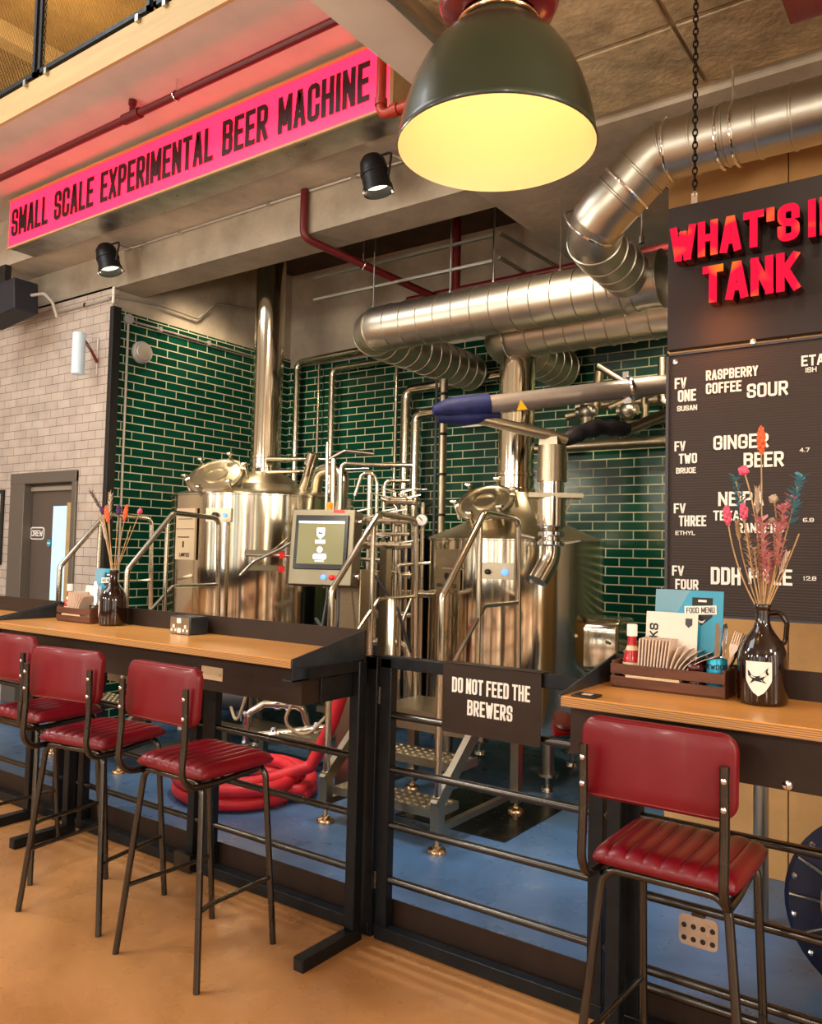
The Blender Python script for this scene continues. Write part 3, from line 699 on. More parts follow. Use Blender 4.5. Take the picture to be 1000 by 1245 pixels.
obj('neck_ring', MB().torus(V((-1.012, 1.755, 2.603 + .318)), (0, 0, 1), .100, .006, 48), 'copper', t)
obj('gallery', MB().lathe([(.098, .335), (.14, .35), (.152, .375), (.152, .40), (.13, .43), (.08, .45)], 48, pm, cap=False), 'plum', t, ang=60)
obj('bulb', MB().ball((-1.012, 1.755, 2.603 + .20), .045, 20), 'bulb', t)
obj('cord', MB().cyl((-1.012, 1.755, 3.02), (-1.012, 1.755, 3.965), .012), 'black', t)
light('pendant_glow', 'POINT', (-1.012, 1.755, 2.603 + .10), 1.15, (1.0, .66, .34), size=.05)

# --- spiral ducts
t = thing('ventilation_duct', 'silver spiral duct dropping in two elbows at right, then running left above the tanks', 'duct', (-1.2, 4.0, 3.62))
obj('duct_run', MB().duct([(1.6, 4.0, 3.615), (-1.36, 4.0, 3.63), (-1.76, 4.02, 3.30), (-1.80, 4.78, 3.30)], .145, .19, .15), 'galv', t)
obj('duct_run', MB().duct([(-1.78, 4.86, 3.27), (-3.94, 4.86, 3.275), (-3.96, 6.48, 3.27)], .168, .2, .15), 'galv', t)
dr = t
obj('duct_end', MB().lathe([(.17, -.10), (.176, -.09), (.17, -.08), (.168, .2), (.176, .205), (.176, .215), (.10, .24)], 36, axis_frame((-1.83, 4.86, 3.28), (1, .0, 0))), 'galv', t)
for q, ax in (((-1.30, 4.0, 3.63), (1, 0, 0)), ((-1.53, 4.0, 3.49), (.75, 0, .66)), ((-1.735, 4.02, 3.33), (.6, -.3, .5)), ((-1.05, 4.0, 3.625), (1, 0, 0)), ((-.98, 4.0, 3.624), (1, 0, 0))):
    obj('joint_ring', MB().torus(q, ax, .15, .008, 40, 8), 'chrome', t)
t = thing('ventilation_duct', 'silver spiral duct behind the other, meeting the flue of the right tank', 'duct', (-2.5, 5.32, 3.2))
obj('duct_run', MB().duct([(-1.0, 5.32, 3.215), (-3.02, 5.32, 3.205), (-3.04, 6.48, 3.20)], .168, .2, .15), 'galv', t)
obj('joint_ring', MB().torus((-2.9, 5.32, 3.205), (1, 0, 0), .173, .008, 40, 8), 'chrome', t)
for (x, y, z0, z1, lab) in ((-3.86, 4.86, 3.44, 4.72, 'threaded rod holding the left end of the lower silver duct'), (-3.16, 4.86, 3.44, 4.72, 'threaded rod holding the lower silver duct midway, in front of the dark opening'), (-2.3, 4.86, 3.44, 3.93, 'short threaded rod holding the lower silver duct at its right end'), (-1.0, 4.0, 3.77, 3.97, 'threaded rod holding the upper silver duct beside the black chain'), (-1.66, 4.6, 3.44, 3.93, 'thin rod holding the duct elbow behind the drop')):
    one('hanging_rod', MB().cyl((x, y, z0), (x, y, z1), .006, 8).cyl((x, y, z0 - .02), (x, y, z0 + .02), .016, 8), 'chrome', lab, 'rod', 'rods hanging the ducts')
# steel tray rails in the ceiling opening
for (a, b, lab) in (((-4.7, 5.1, 3.895), (-2.95, 5.1, 3.905), 'upper pale steel rail across the front of the ceiling opening'), ((-4.7, 5.1, 3.71), (-2.95, 5.1, 3.715), 'lower pale steel rail across the front of the ceiling opening'), ((-2.91, 5.12, 3.92), (-2.91, 6.4, 3.98), 'upper pale steel rail running back along the right of the ceiling opening'), ((-2.91, 5.12, 3.74), (-2.91, 6.2, 3.76), 'lower pale steel rail running back at right in the ceiling opening')):
    one('support_rail', MB().bar(a, b, .022, .02), 'galv', lab, 'rail', 'rails in the ceiling opening')
one('support_rod', MB().cyl((-2.935, 5.085, 3.55), (-2.935, 5.085, 4.72), .008, 8), 'chrome', 'thin steel rod at the corner of the ceiling opening rails', 'rod')

# ================================================================== the brew kit
def sub_of(t, part, nm, mb, m):
    q = MB(); q.v = [v - t.location for v in mb.v]; q.f = mb.f
    return obj(nm, q, m, part, local=True)
def tank(name, label, cx, cy, Rr, zb, zs, cone, rch, ztop, hatch_c, hatch_n, hatch_r):
    t = thing(name, label, 'brewing tank', (cx, cy, 0))
    T = Matrix.Translation((cx, cy, 0))
    obj('shell', MB().lathe([(.06, zb - .07), (Rr * .55, zb - .055), (Rr * .92, zb - .01), (Rr - .004, zb + .03), (Rr, zb + .05), (Rr, zs - .018), (Rr + .006, zs - .014), (Rr + .006, zs - .004), (Rr, zs)], 96, T), 'steel_tank', t)
    obj('cone_top', MB().lathe([(Rr, zs), (Rr - .015, zs + .012)] + cone, 96, T, cap=False), 'steel_satin', t, ang=25)
    obj('flue_collar', MB().lathe([(rch + .012, cone[-1][1] - .01), (rch + .012, cone[-1][1] + .03), (rch + .004, cone[-1][1] + .035), (rch + .004, cone[-1][1] + .12), (rch + .010, cone[-1][1] + .125), (rch + .010, cone[-1][1] + .145), (rch, cone[-1][1] + .15)], 48, T, cap=False), 'steel_tank', t)
    obj('flue', MB().lathe([(rch, cone[-1][1] - .02), (rch, ztop)], 48, T), 'steel_tank', t)
    for i in range(4):
        a = R(45 + 90 * i) + (.2 if Rr < .7 else 0); x, y = cx + Rr * .8 * math.cos(a), cy + Rr * .8 * math.sin(a)
        lg = obj('leg', MB().cyl((x, y, .12), (x, y, zb + .04), .045), 'steel_brush', t)
        sub_of(t, lg, 'leveling_foot', MB().lathe([(.075, .12), (.075, .10), (.05, .095), (.018, .09), (.018, .03), (.045, .025), (.05, 0)], 24, Matrix.Translation((x, y, 0))), 'steel')
    n = V(hatch_n).normalized(); hm = axis_frame(V(hatch_c) - n * .17, n)
    h = obj('manway_hatch', MB().lathe([(hatch_r * .82, -.12), (hatch_r * .82, .09), (hatch_r * .92, .10), (hatch_r, .115), (hatch_r, .13)], 48, hm, cap=False), 'steel', t)
    def addsub(nm, mb, m):
        return sub_of(t, h, nm, mb, m)
    addsub('hatch_lid', MB().lathe([(hatch_r, .13), (hatch_r, .15), (hatch_r * .9, .155), (hatch_r * .86, .145), (hatch_r * .45, .15), (hatch_r * .43, .165), (hatch_r * .36, .165), (hatch_r * .34, .152), (.001, .153)], 48, hm, cap=False), 'steel_satin')
    addsub('hatch_rim', MB().torus(hm @ V((0, 0, .14)), n, hatch_r * 1.0, .011, 48), 'steel_brush')
    for i in range(6):
        a = R(20 + 60 * i); c = V((math.cos(a), math.sin(a), 0))
        addsub('hatch_clamp', MB().tube([hm @ (c * hatch_r * 1.04 + V((0, 0, .05))), hm @ (c * hatch_r * 1.06 + V((0, 0, .2)))], .012, 8).ball(hm @ (c * hatch_r * 1.05 + V((0, 0, .2))), .028, 10, (1.2, 1.2, .6)).bar(hm @ (c * hatch_r * 1.06 + V((0, 0, .155))), hm @ (c * hatch_r * .9 + V((0, 0, .165))), .03, .014), 'steel')
    cd = V((-cx, -cy, 0)).normalized(); rd = V((-cd.y, cd.x, 0))
    def at(th, z, off=.0):
        th = R(th); d = cd * math.cos(th) + rd * math.sin(th); return V((cx, cy, z)) + d * (Rr + off), d
    return t, at
def plate_frame(p, d):
    x = V((0, 0, 1)).cross(d); return frame(p, x, (0, 0, 1))
t1, at1 = tank('brewing_tank', 'large polished steel tank at left with a tall flue up through the ceiling', -5.33, 5.21, .80, .45, 2.03,
               [(.62, 2.085), (.40, 2.135), (.33, 2.15), (.28, 2.19), (.21, 2.235), (.145, 2.265)], .133, 4.72, (-5.26, 4.57, 2.205), (.256, -.62, .80), .235)
t2, at2 = tank('brewing_tank', 'polished steel tank at right behind the gate, with a grain chute on its front', -2.9, 5.41, .65, .36, 1.69,
               [(.50, 1.755), (.34, 1.83), (.24, 1.90), (.19, 1.98), (.148, 2.04)], .134, 3.06, (-2.88, 4.92, 1.965), (.089, -.644, .80), .2)
# fittings on the left tank
p, d = at1(-50, 1.69, .012); m = plate_frame(p, d)
lb = obj('data_plate', MB().box(-.13, .13, -.21, .21, -.01, .01, m), 'cream_plate', t1)
sub_of(t1, lb, 'plate_print', MB().box(-.10, .10, .12, .125, .011, .012, m).box(-.10, .06, -.03, -.022, .011, .012, m).box(-.03, -.01, -.11, -.06, .011, .012, m).box(-.12, .12, .04, .044, .011, .012, m), 'dark_letter')
text_mb = text(MB(), 'LIMITED', m @ Matrix.Translation((0, -.185, .011)), .03, .022, .005, center=True); sub_of(t1, lb, 'lettering', text_mb, 'dark_letter')
p, d = at1(-26, 1.845, .01); m = plate_frame(p, d)
sp_ = obj('switch_plate', MB().box(-.11, .11, -.055, .055, -.01, .01, m), 'steel_brush', t1)
sub_of(t1, sp_, 'switch', MB().lathe([(.022, 0), (.022, .03), (.015, .035)], 16, m @ Matrix.Translation((-.02, 0, .01))), 'black')
sub_of(t1, sp_, 'push_button', MB().lathe([(.016, 0), (.016, .012)], 16, m @ Matrix.Translation((.06, 0, .01))), 'lamp_blue')
p, d = at1(2, 1.43, .02); m = plate_frame(p, d)
ms_ = obj('sample_bracket', MB().box(-.17, .15, .10, .14, 0, .02, m).box(-.15, .15, -.02, .02, .0, .03, m), 'steel_panel', t1)
sub_of(t1, ms_, 'sample_tube', MB().tube([m @ V((-.2, -.06, .05)), m @ V((-.1, .05, .07)), m @ V((.1, .15, .08)), m @ V((.24, .24, .09))], .011, 8, fil=.08).tube([m @ V((-.16, .1, .03)), m @ V((.1, .1, .06)), m @ V((.22, .1, .06))], .010, 8), 'steel')
sub_of(t1, ms_, 'red_valve_handle', MB().box(.10, .14, .08, .13, .05, .08, m).box(.10, .14, -.03, .02, .05, .08, m), 'lamp_red')
p, d = at1(38, 2.10, -.28); obj('vent_stub', MB().tube([p, p + d * .06 + V((0, 0, .12)), p + d * .1 + V((0, 0, .22))], .04, 14, fil=.05).cyl(p + d * .09 + V((0, 0, .2)), p + d * .13 + V((0, 0, .30)), .055), 'steel', t1)
p, d = at1(46, 2.05, -.2); obj('vapour_bend', MB().tube([p, p + V((.12, -.1, .2)), p + V((.42, -.12, .22)), (-4.28, 4.95, 1.2)], .05, 16, fil=.16), 'steel', t1)
# fittings on the right tank
p, d = at2(-44, 1.47, .008); m = plate_frame(p, d)
pl = obj('data_plate', MB().box(-.125, .125, -.14, .0, -.008, .008, m), 'steel_brush', t2)
sub_of(t2, pl, 'plate_emblem', MB().prism([(-.022, .0), (.022, .0), (.022, -.03), (0, -.052), (-.022, -.03)], .002, m @ Matrix.Translation((0, -.025, .008))), 'black')
sub_of(t2, pl, 'lettering', text(MB(), 'USV LIMITED', m @ Matrix.Translation((0, -.125, .008)), .026, .02, .005, center=True), 'black')
obj('blank_plate', MB().box(-.125, .125, .012, .14, -.008, .005, m), 'steel_brush', t2)
p, d = at2(-11, 1.47, .01); m = plate_frame(p, d)
pl = obj('switch_plate', MB().box(-.13, .13, -.055, .055, -.01, .01, m), 'steel_brush', t2)
sub_of(t2, pl, 'selector_switch', MB().lathe([(.018, 0), (.018, .03), (.012, .035)], 16, m @ Matrix.Translation((-.045, -.005, .01))), 'black')
sub_of(t2, pl, 'push_button', MB().lathe([(.022, 0), (.022, .015), (.001, .018)], 20, m @ Matrix.Translation((.07, -.005, .01)), cap=False), 'lamp_blue')
p, d = at2(66, .955, .10); m = plate_frame(p, d)
bx = obj('grain_door', MB().prism(rrect(-.21, .21, -.20, .21, .09), .26, m, -.16), 'steel_tank', t2, bevel=.02, bseg=3)
sub_of(t2, bx, 'door_frame', MB().tube([m @ V((-.15, .02, .13)), m @ V((.15, .02, .13)), m @ V((.15, -.22, .13)), m @ V((-.15, -.22, .13))], .012, 8, closed=True).tube([m @ V((-.15, .02, .13)), m @ V((-.22, .06, .02))], .012, 8).tube([m @ V((.15, .02, .13)), m @ V((.2, .06, .02))], .012, 8), 'steel_brush')
obj('side_port', MB().cyl((-3.3, 4.98, 1.28), (-3.55, 4.86, 1.28), .03), 'steel', t2)

# --- grain handling
t = thing('grain_auger', 'long grey auger tube with a blue sleeve running to the chute over the right tank', 'auger', (-2.4, 4.7, 2.5))
obj('tube', MB().cyl((-2.62, 4.46, 2.522), (-1.45, 5.58, 2.79), .062, 28), 'auger_metal', t)
obj('pipe_clamp', MB().torus((-1.93, 5.13, 2.68), (1.17, 1.12, .26), .068, .018, 28).box(-1.96, -1.92, 5.1, 5.15, 2.74, 2.79).box(-1.95, -1.9, 5.1, 5.15, 2.58, 2.62), 'chrome', t)
pts = [(-2.86, 4.23, 2.475), (-2.80, 4.29, 2.49), (-2.72, 4.37, 2.505), (-2.60, 4.48, 2.53)]
obj('sleeve', MB().tube([V(p) for p in pts], .07, 20, rf=[.03, .062, .074, .072]).tube([(-2.84, 4.26, 2.43), (-2.72, 4.37, 2.44), (-2.55, 4.53, 2.46)], .05, 14, rf=[.03, .055, .03]), 'blue_fabric', t)
obj('warning_sticker', MB().prism([(-.035, -.03), (.035, -.03), (0, .035)], .003, frame((-2.44, 4.568, 2.545), (1.17, 1.12, .26), (0, 0, 1)) @ Matrix.Translation((0, -.03, .062))), 'yellow', t)
obj('slanting_pipe', MB().tube([(-2.70, 4.41, 2.45), (-2.29, 4.71, 2.345), (-2.20, 4.78, 2.315)], .036, 18), 'steel_brush', t)
t = thing('flexible_pipe', 'bent steel pipe in a crumpled black wrap right of the chute', 'pipe', (-2.0, 5.1, 2.4))
obj('pipe', MB().tube([(-1.98, 5.16, 2.405), (-1.70, 5.52, 2.60), (-1.3, 6.0, 2.80)], .038, 16), 'steel_brush', t)
pts = [V((-2.24, 4.76, 2.30)).lerp(V((-1.95, 5.18, 2.42)), i / 12) + V((0, 0, .05 * math.sin(math.pi * i / 12))) for i in range(13)]
obj('wrap', MB().tube(pts, .05, 14, rf=[.026] + [.046 + .007 * ((i * 7) % 3) for i in range(11)] + [.04]), 'black_fabric', t)
t = thing('grain_chute', 'upright steel grain chute with flange and clamp rings above the right tank', 'chute', (-2.284, 4.745, 2.0))
cx, cy = -2.284, 4.745; T = Matrix.Translation((cx, cy, 0))
obj('hopper', MB().lathe([(.085, 2.33), (.09, 2.30), (.085, 2.1), (.075, 2.06)], 4, T @ Matrix.Rotation(R(45), 4, 'Z')).lathe([(.095, 2.05), (.09, 2.28)], 24, T), 'steel_brush', t)
obj('slide_gate', MB().box(-.15, .19, -.09, .09, 1.945, 1.975, T @ Matrix.Rotation(R(30), 4, 'Z')), 'steel_brush', t)
obj('spout', MB().lathe([(.078, 2.07), (.078, 1.96), (.092, 1.955), (.092, 1.77), (.06, 1.74)], 28, T), 'steel', t)
obj('clamp_ring', MB().lathe([(.075, 1.735), (.085, 1.73), (.085, 1.71), (.075, 1.70)], 28, T).lathe([(.075, 1.675), (.085, 1.67), (.085, 1.65), (.075, 1.64)], 28, T), 'chrome', t)
obj('clamp_handle', MB().bar((cx - .08, cy - .07, 1.69), (cx - .16, cy - .12, 1.71), .02, .012).bar((cx + .08, cy + .03, 1.66), (cx + .17, cy + .08, 1.68), .02, .012), 'chrome', t)
obj('spout_bend', MB().tube([(cx, cy, 1.70), (cx, cy, 1.56), (cx - .045, cy - .085, 1.42)], .062, 24, fil=.2, n=12), 'steel', t)
obj('brace', MB().bar((cx + .12, cy + .05, 1.96), (cx + .06, cy, 1.78), .012, .012).bar((cx - .13, cy - .08, 1.96), (cx - .07, cy - .03, 1.78), .012, .012), 'steel_brush', t)

# --- stair platforms
def platform(label, xl, xr, y0, yt, ye, zk, zt, deck):
    t = thing('work_platform', label, 'platform', ((xl + xr) / 2, (y0 + ye) / 2, 0), group='stepped work platforms')
    for (z, ya, yb) in ((.205, y0 + .03, y0 + .26), (.405, y0 + .24, y0 + .46)):
        tr = MB().box(xl + .03, xr - .03, ya, yb, z - .045, z)
        nx, ny = 13, 4
        for i in range(nx):
            for j in range(ny):
                x = xl + .07 + (xr - xl - .14) * i / (nx - 1); y = ya + .03 + (yb - ya - .06) * j / (ny - 1)
                tr.lathe([(.017, z), (.014, z + .006), (.008, z + .007)], 8, Matrix.Translation((x, y, 0)))
        obj('tread', tr, 'steel_brush', t)
    obj('deck', MB().box(xl, xr, y0 + .47, deck, .57, .615), 'steel_brush', t)
    obj('deck_edge', MB().box(xl, xr, y0 + .455, y0 + .47, .50, .62), 'steel_brush', t)
    for x in (xl, xr):
        obj('stringer', MB().bar((x, y0 - .02, .24), (x, y0 + .47, .66), .04, .075), 'steel_brush', t)
        lg = obj('leg', MB().box(x - .028, x + .028, y0 - .028, y0 + .028, .10, .29), 'steel_brush', t)
        sub_of(t, lg, 'leveling_foot', MB().lathe([(.013, .11), (.013, .042), (.022, .040), (.024, .03), (.046, .022), (.052, .012), (.052, 0)], 24, Matrix.Translation((x, y0, 0))), 'bronze')
        lg = obj('leg', MB().box(x - .028, x + .028, ye, ye + .056, .06, .60), 'steel_brush', t)
        sub_of(t, lg, 'leveling_foot', MB().lathe([(.013, .11), (.013, .042), (.022, .040), (.024, .03), (.046, .022), (.052, .012), (.052, 0)], 24, Matrix.Translation((x, ye + .028, 0))), 'bronze')
        obj('brace', MB().bar((x, y0 + .02, .12), (x, ye, .12), .035, .035), 'steel_brush', t)
        obj('handrail', MB().tube([(x, y0, .27), (x, y0, zk), (x, yt, zt), (x, ye, zt - .02), (x, ye + .04, .60)], .0195, 14, fil=.06), 'steel', t)
        obj('mid_rail', MB().tube([(x, y0, zk - .48), (x, yt + .02, zt - .545), (x, ye + .03, zt - .54)], .013, 10, fil=.04), 'steel', t)
        obj('rail_post', MB().cyl((x, yt - .05, .60), (x, yt - .05, zt - .07), .016), 'steel', t)
    return t
platform('stepped steel platform at left before the big tank, two pairs of bent handrails', -5.82, -4.98, 3.56, 3.94, 4.38, 1.41, 1.835, 4.40)
platform('stepped steel platform behind the gate with studded treads and bent handrails', -3.19, -2.41, 3.69, 4.125, 4.54, 1.345, 1.825, 4.62)

# --- touch screen panel
PC = V((-3.612, 4.063, 1.609)); hx = V((.941, .341, 0)); nn = V((.341, -.941, 0))
up = (V((0, 0, 1)) * math.cos(R(6)) - nn * math.sin(R(6))).normalized()
m = frame(PC, hx, up)
t = thing('control_panel', 'steel touch screen cabinet on a post between the two tanks', 'control panel', (PC.x, PC.y, 0))
obj('cabinet', MB().box(-.225, .225, -.26, .245, -.16, 0, m), 'steel_panel', t, bevel=.008)
obj('screen_frame', MB().box(-.19, .185, -.155, .205, 0, .012, m), 'black_gloss', t, bevel=.004)
scr = obj('screen', MB().box(-.165, .16, -.12, .165, .012, .014, m), 'screen_bg', t)
sub_of(t, scr, 'screen_bar', MB().box(-.165, .16, .15, .165, .014, .0145, m), 'screen_white')
ic = MB().prism([(-.028, .12), (.028, .12), (.028, .07), (0, .045), (-.028, .07)], .001, m @ Matrix.Translation((-.005, 0, .014)))
ic.box(-.04, .03, .015, .04, .014, .015, m); ic.lathe([(.02, 0), (.02, .001)], 16, m @ Matrix.Translation((-.005, -.025, .014))); ic.prism(rrect(-.05, .045, -.09, -.052, .015), .001, m, .014); ic.box(-.035, .03, -.105, -.098, .014, .015, m)
sub_of(t, scr, 'screen_icon', ic, 'screen_white')
sub_of(t, scr, 'screen_bird', MB().prism([(-.016, .1), (-.004, .088), (.006, .088), (.014, .102), (.012, .08), (-.012, .078)], .001, m @ Matrix.Translation((-.005, 0, .0152))), 'dark_letter')
for (x, mt) in ((.03, 'lamp_blue'), (.085, 'lamp_red'), (.12, 'lamp_red')):
    obj('push_button', MB().lathe([(.018, 0), (.018, .01), (.014, .016), (.001, .018)], 20, m @ Matrix.Translation((x, -.205, 0)), cap=False), mt, t)
obj('name_badge', MB().box(.07, .15, .222, .242, 0, .003, m), 'lamp_red', t)
obj('beacon', MB().lathe([(.022, .245), (.022, .29), (.018, .30)], 16, m @ Matrix.Translation((.02, 0, -.05)) @ Matrix.Rotation(R(-90), 4, 'X') @ Matrix.Translation((0, 0, 0))), 'lamp_orange', t)
for y in (.17, -.19): obj('latch', MB().cyl(m @ V((.225, y, -.05)), m @ V((.255, y, -.05)), .014).bar(m @ V((.25, y - .02, -.05)), m @ V((.25, y + .02, -.05)), .012, .012), 'chrome', t)
base = V((PC.x - nn.x * .12, PC.y - nn.y * .12, 0))
obj('pedestal', MB().box(base.x + .06, base.x + .24, base.y + .06, base.y + .17, 0, 1.46), 'steel_brush', t, bevel=.006)
obj('cable', MB().tube([m @ V((.12, -.26, -.05)), m @ V((.14, -.5, -.02)), m @ V((.06, -.75, -.06)), m @ V((.1, -.95, -.02))], .009, 8, fil=.1).tube([m @ V((.05, -.26, -.05)), m @ V((.03, -.6, -.01)), m @ V((.12, -.9, -.04))], .008, 8, fil=.1), 'grey_dark', t)

# --- pipework on a stand between the tanks
t = thing('pipe_manifold', 'dense stainless pipework with valves and a gauge between the two tanks', 'pipework', (-3.6, 4.8, 0))
P3 = [([(-5.1, 5.0, 2.36), (-4.75, 5.419, 2.382), (-4.637, 5.494, 2.461), (-4.431, 5.642, 2.438)], .02, .08), ([(-5.1, 5.0, 2.24), (-4.468, 5.624, 2.31)], .014, 0),
      ([(-4.106, 4.656, 2.40), (-4.109, 4.675, 1.3)], .013, 0), ([(-4.06, 4.677, 2.274), (-4.06, 4.693, 1.3)], .02, 0),
      ([(-4.154, 4.897, .9), (-4.149, 4.87, 2.266), (-3.987, 4.986, 2.258), (-3.7, 5.2, 2.26)], .018, .05),
      ([(-3.935, 4.788, 2.0), (-3.893, 4.813, 2.167), (-3.817, 4.866, 2.176), (-3.797, 4.882, 2.1), (-3.801, 4.903, .9)], .015, .05), ([(-3.843, 4.849, 2.156), (-3.846, 4.87, .9)], .019, 0),
      ([(-3.755, 4.935, .9), (-3.752, 4.916, 2.119), (-3.6, 5.03, 2.122)], .015, .05), ([(-4.0, 4.99, 2.065), (-3.6, 5.27, 2.075)], .008, 0),
      ([(-3.6, 4.68, 1.97), (-3.543, 4.708, 1.945), (-3.506, 4.744, 1.90), (-3.506, 4.744, .8)], .02, .05),
      ([(-3.75, 4.45, 1.80), (-3.36, 4.72, 1.80)], .018, 0), ([(-3.75, 4.46, 1.71), (-3.37, 4.72, 1.71)], .014, 0), ([(-3.75, 4.46, 1.628), (-3.36, 4.73, 1.63)], .022, 0), ([(-3.75, 4.60, 1.415), (-3.40, 4.84, 1.42)], .017, 0), ([(-3.8, 4.57, 1.13), (-3.42, 4.84, 1.13)], .022, 0),
      ([(-3.445, 4.773, 2.004), (-3.457, 4.836, .4)], .013, 0), ([(-3.403, 4.81, 1.887), (-3.413, 4.864, .4)], .016, 0), ([(-3.418, 4.95, 1.95), (-3.426, 4.975, .4)], .016, 0), ([(-3.605, 4.919, 1.773), (-3.614, 4.972, .4)], .02, 0),
      ([(-3.369, 4.631, .7), (-3.367, 4.618, 1.417), (-3.389, 4.598, 1.491), (-3.2, 4.74, 1.512)], .013, .05), ([(-3.62, 4.43, 1.526), (-3.445, 4.556, 1.524), (-3.447, 4.568, .9)], .015, .05),
      ([(-3.9, 4.3, .95), (-3.35, 4.7, .95), (-3.33, 4.72, .5)], .026, .1), ([(-3.72, 4.5, .75), (-3.42, 4.72, .75)], .02, 0), ([(-3.3, 4.55, 1.1), (-3.25, 4.62, 1.3), (-3.15, 4.72, 1.3)], .012, .05)]
for pts, r0, fl in P3: obj('pipe', MB().tube([V(p) for p in pts], r0, 12, fil=fl), 'steel', t)
rv = random.Random(3)
for (a, b, n) in (((-3.72, 4.47, 1.80), (-3.40, 4.695, 1.80), 5), ((-3.7, 4.5, 1.628), (-3.40, 4.70, 1.63), 6), ((-3.7, 4.63, 1.415), (-3.42, 4.83, 1.42), 5), ((-3.7, 4.62, 1.13), (-3.44, 4.82, 1.13), 5), ((-3.8, 4.37, .95), (-3.4, 4.66, .95), 6), ((-3.55, 4.68, 1.95), (-3.38, 4.8, 1.95), 5)):
    a, b = V(a), V(b); dd = (b - a).normalized()
    for i in range(n):
        c = a.lerp(b, (i + .5) / n); v = MB()
        v.cyl(c - dd * .022, c - dd * .012, .036).cyl(c + dd * .012, c + dd * .022, .036).cyl(c - dd * .012, c + dd * .012, .03)
        u_ = V((0, 0, 1)) if rv.random() < .6 else V((.6, -.75, .3)); hl = .09 + .05 * rv.random()
        v.cyl(c, c + u_ * .06, .010, 8).bar(c + u_ * .06, c + u_ * .065 + dd * hl * (1 if rv.random() < .5 else -1) + V((.02, -.03, .02)), .018, .008)
        obj('valve', v, 'steel', t)
gx = V((-3.185, 4.602, 1.805)); gn = V((.45, -.88, .05))
g = obj('gauge', MB().lathe([(.034, -.03), (.042, -.028), (.042, .0), (.038, .004)], 28, axis_frame(gx, gn)), 'chrome', t)
sub_of(t, g, 'gauge_dial', MB().lathe([(.037, .004), (.001, .005)], 28, axis_frame(gx, gn), cap=False), 'white')
sub_of(t, g, 'gauge_needle', MB().box(-.003, .003, -.008, .028, .005, .007, axis_frame(gx, gn) @ Matrix.Rotation(.8, 4, 'Z')), 'black')
obj('gauge_stem', MB().cyl(gx - gn * .03, (-3.36, 4.72, 1.80), .009), 'steel', t)
obj('stand_post', MB().box(-3.43, -3.37, 4.46, 4.52, 0, 1.60), 'steel_brush', t); obj('stand_post', MB().box(-4.2, -4.14, 4.9, 4.96, 0, 1.2), 'steel_brush', t)
obj('dark_backing', MB().box(-3.78, -3.48, 5.0, 5.2, .5, 1.72).box(-4.05, -3.85, 5.05, 5.3, .4, 1.5), 'black_metal', t, bevel=.01)  # dark backing blocks added behind the pipes for density
obj('stand_shelf', MB().box(-4.2, -3.3, 4.72, 5.0, .36, .40), 'steel_brush', t)
obj('cable', MB().tube([(-3.7, 4.4, 1.25), (-3.6, 4.35, 1.42), (-3.45, 4.4, 1.45), (-3.3, 4.5, 1.2), (-3.25, 4.6, .9)], .010, 8, fil=.1).tube([(-3.9, 4.35, 1.1), (-3.7, 4.3, .95), (-3.5, 4.4, 1.1)], .012, 8, fil=.1), 'grey_dark', t)
# pump set on the floor below the left table
t = thing('pump_set', 'steel pump with bent pipes low on the floor, seen under the left table', 'pump', (-4.6, 4.45, 0))
obj('motor', MB().cyl((-4.90, 4.34, .42), (-4.70, 4.49, .42), .085, 24), 'grey_dark', t)
obj('motor_cover', MB().torus((-4.89, 4.345, .42), (.8, .6, 0), .085, .012, 28).lathe([(.086, 0), (.07, .03), (.03, .04)], 24, axis_frame((-4.90, 4.34, .42), (-.8, -.6, 0))), 'black', t)
obj('pump_head', MB().cyl((-4.80, 4.57, .26), (-4.80, 4.57, .47), .08, 24), 'steel', t)
obj('base_frame', MB().box(-4.92, -3.9, 4.40, 4.46, .16, .22).box(-4.92, -3.9, 4.6, 4.66, .16, .22).box(-4.92, -3.9, 4.42, 4.66, .22, .235), 'steel_brush', t)
for x in (-4.9, -4.5, -4.0): obj('base_leg', MB().box(x, x + .05, 4.42, 4.47, 0, .18), 'steel_brush', t)
obj('pipe', MB().tube([(-4.51, 4.30, .05), (-4.51, 4.30, .36), (-4.43, 4.4, .43), (-4.2, 4.56, .42), (-4.12, 4.62, .1)], .028, 14, fil=.07), 'steel', t)
obj('pipe', MB().tube([(-4.45, 4.35, .20), (-4.0, 4.65, .28)], .03, 14), 'steel', t)
for c, dd in (((-4.35, 4.46, .435), (.8, .55, 0)), ((-4.28, 4.5, .43), (.8, .55, 0)), ((-4.34, 4.42, .22), (.8, .53, .1)), ((-4.08, 4.6, .265), (.8, .53, .1)), ((-4.51, 4.30, .33), (0, 0, 1)), ((-4.51, 4.3, .12), (0, 0, 1))):
    dd = V(dd).normalized(); c = V(c); obj('clamp_ring', MB().cyl(c - dd * .018, c + dd * .018, .048).cyl(c, c + V((.03, -.05, .05)), .012), 'chrome', t)
obj('cable', MB().tube([(-4.85, 4.4, .5), (-4.7, 4.35, .3), (-4.6, 4.3, .3), (-4.5, 4.3, .55)], .012, 8, fil=.1).tube([(-4.05, 4.3, .5), (-4.15, 4.3, .33), (-4.0, 4.4, .25), (-3.9, 4.5, .4)], .012, 8, fil=.1), 'cream_plate', t)
one('upright_stub', MB().lathe([(.026, 0), (.026, 1.31), (.02, 1.325), (.001, 1.33)], 20, Matrix.Translation((-2.70, 3.63, 0))), 'steel', 'short bright steel post standing just behind the gate hinge', 'post')

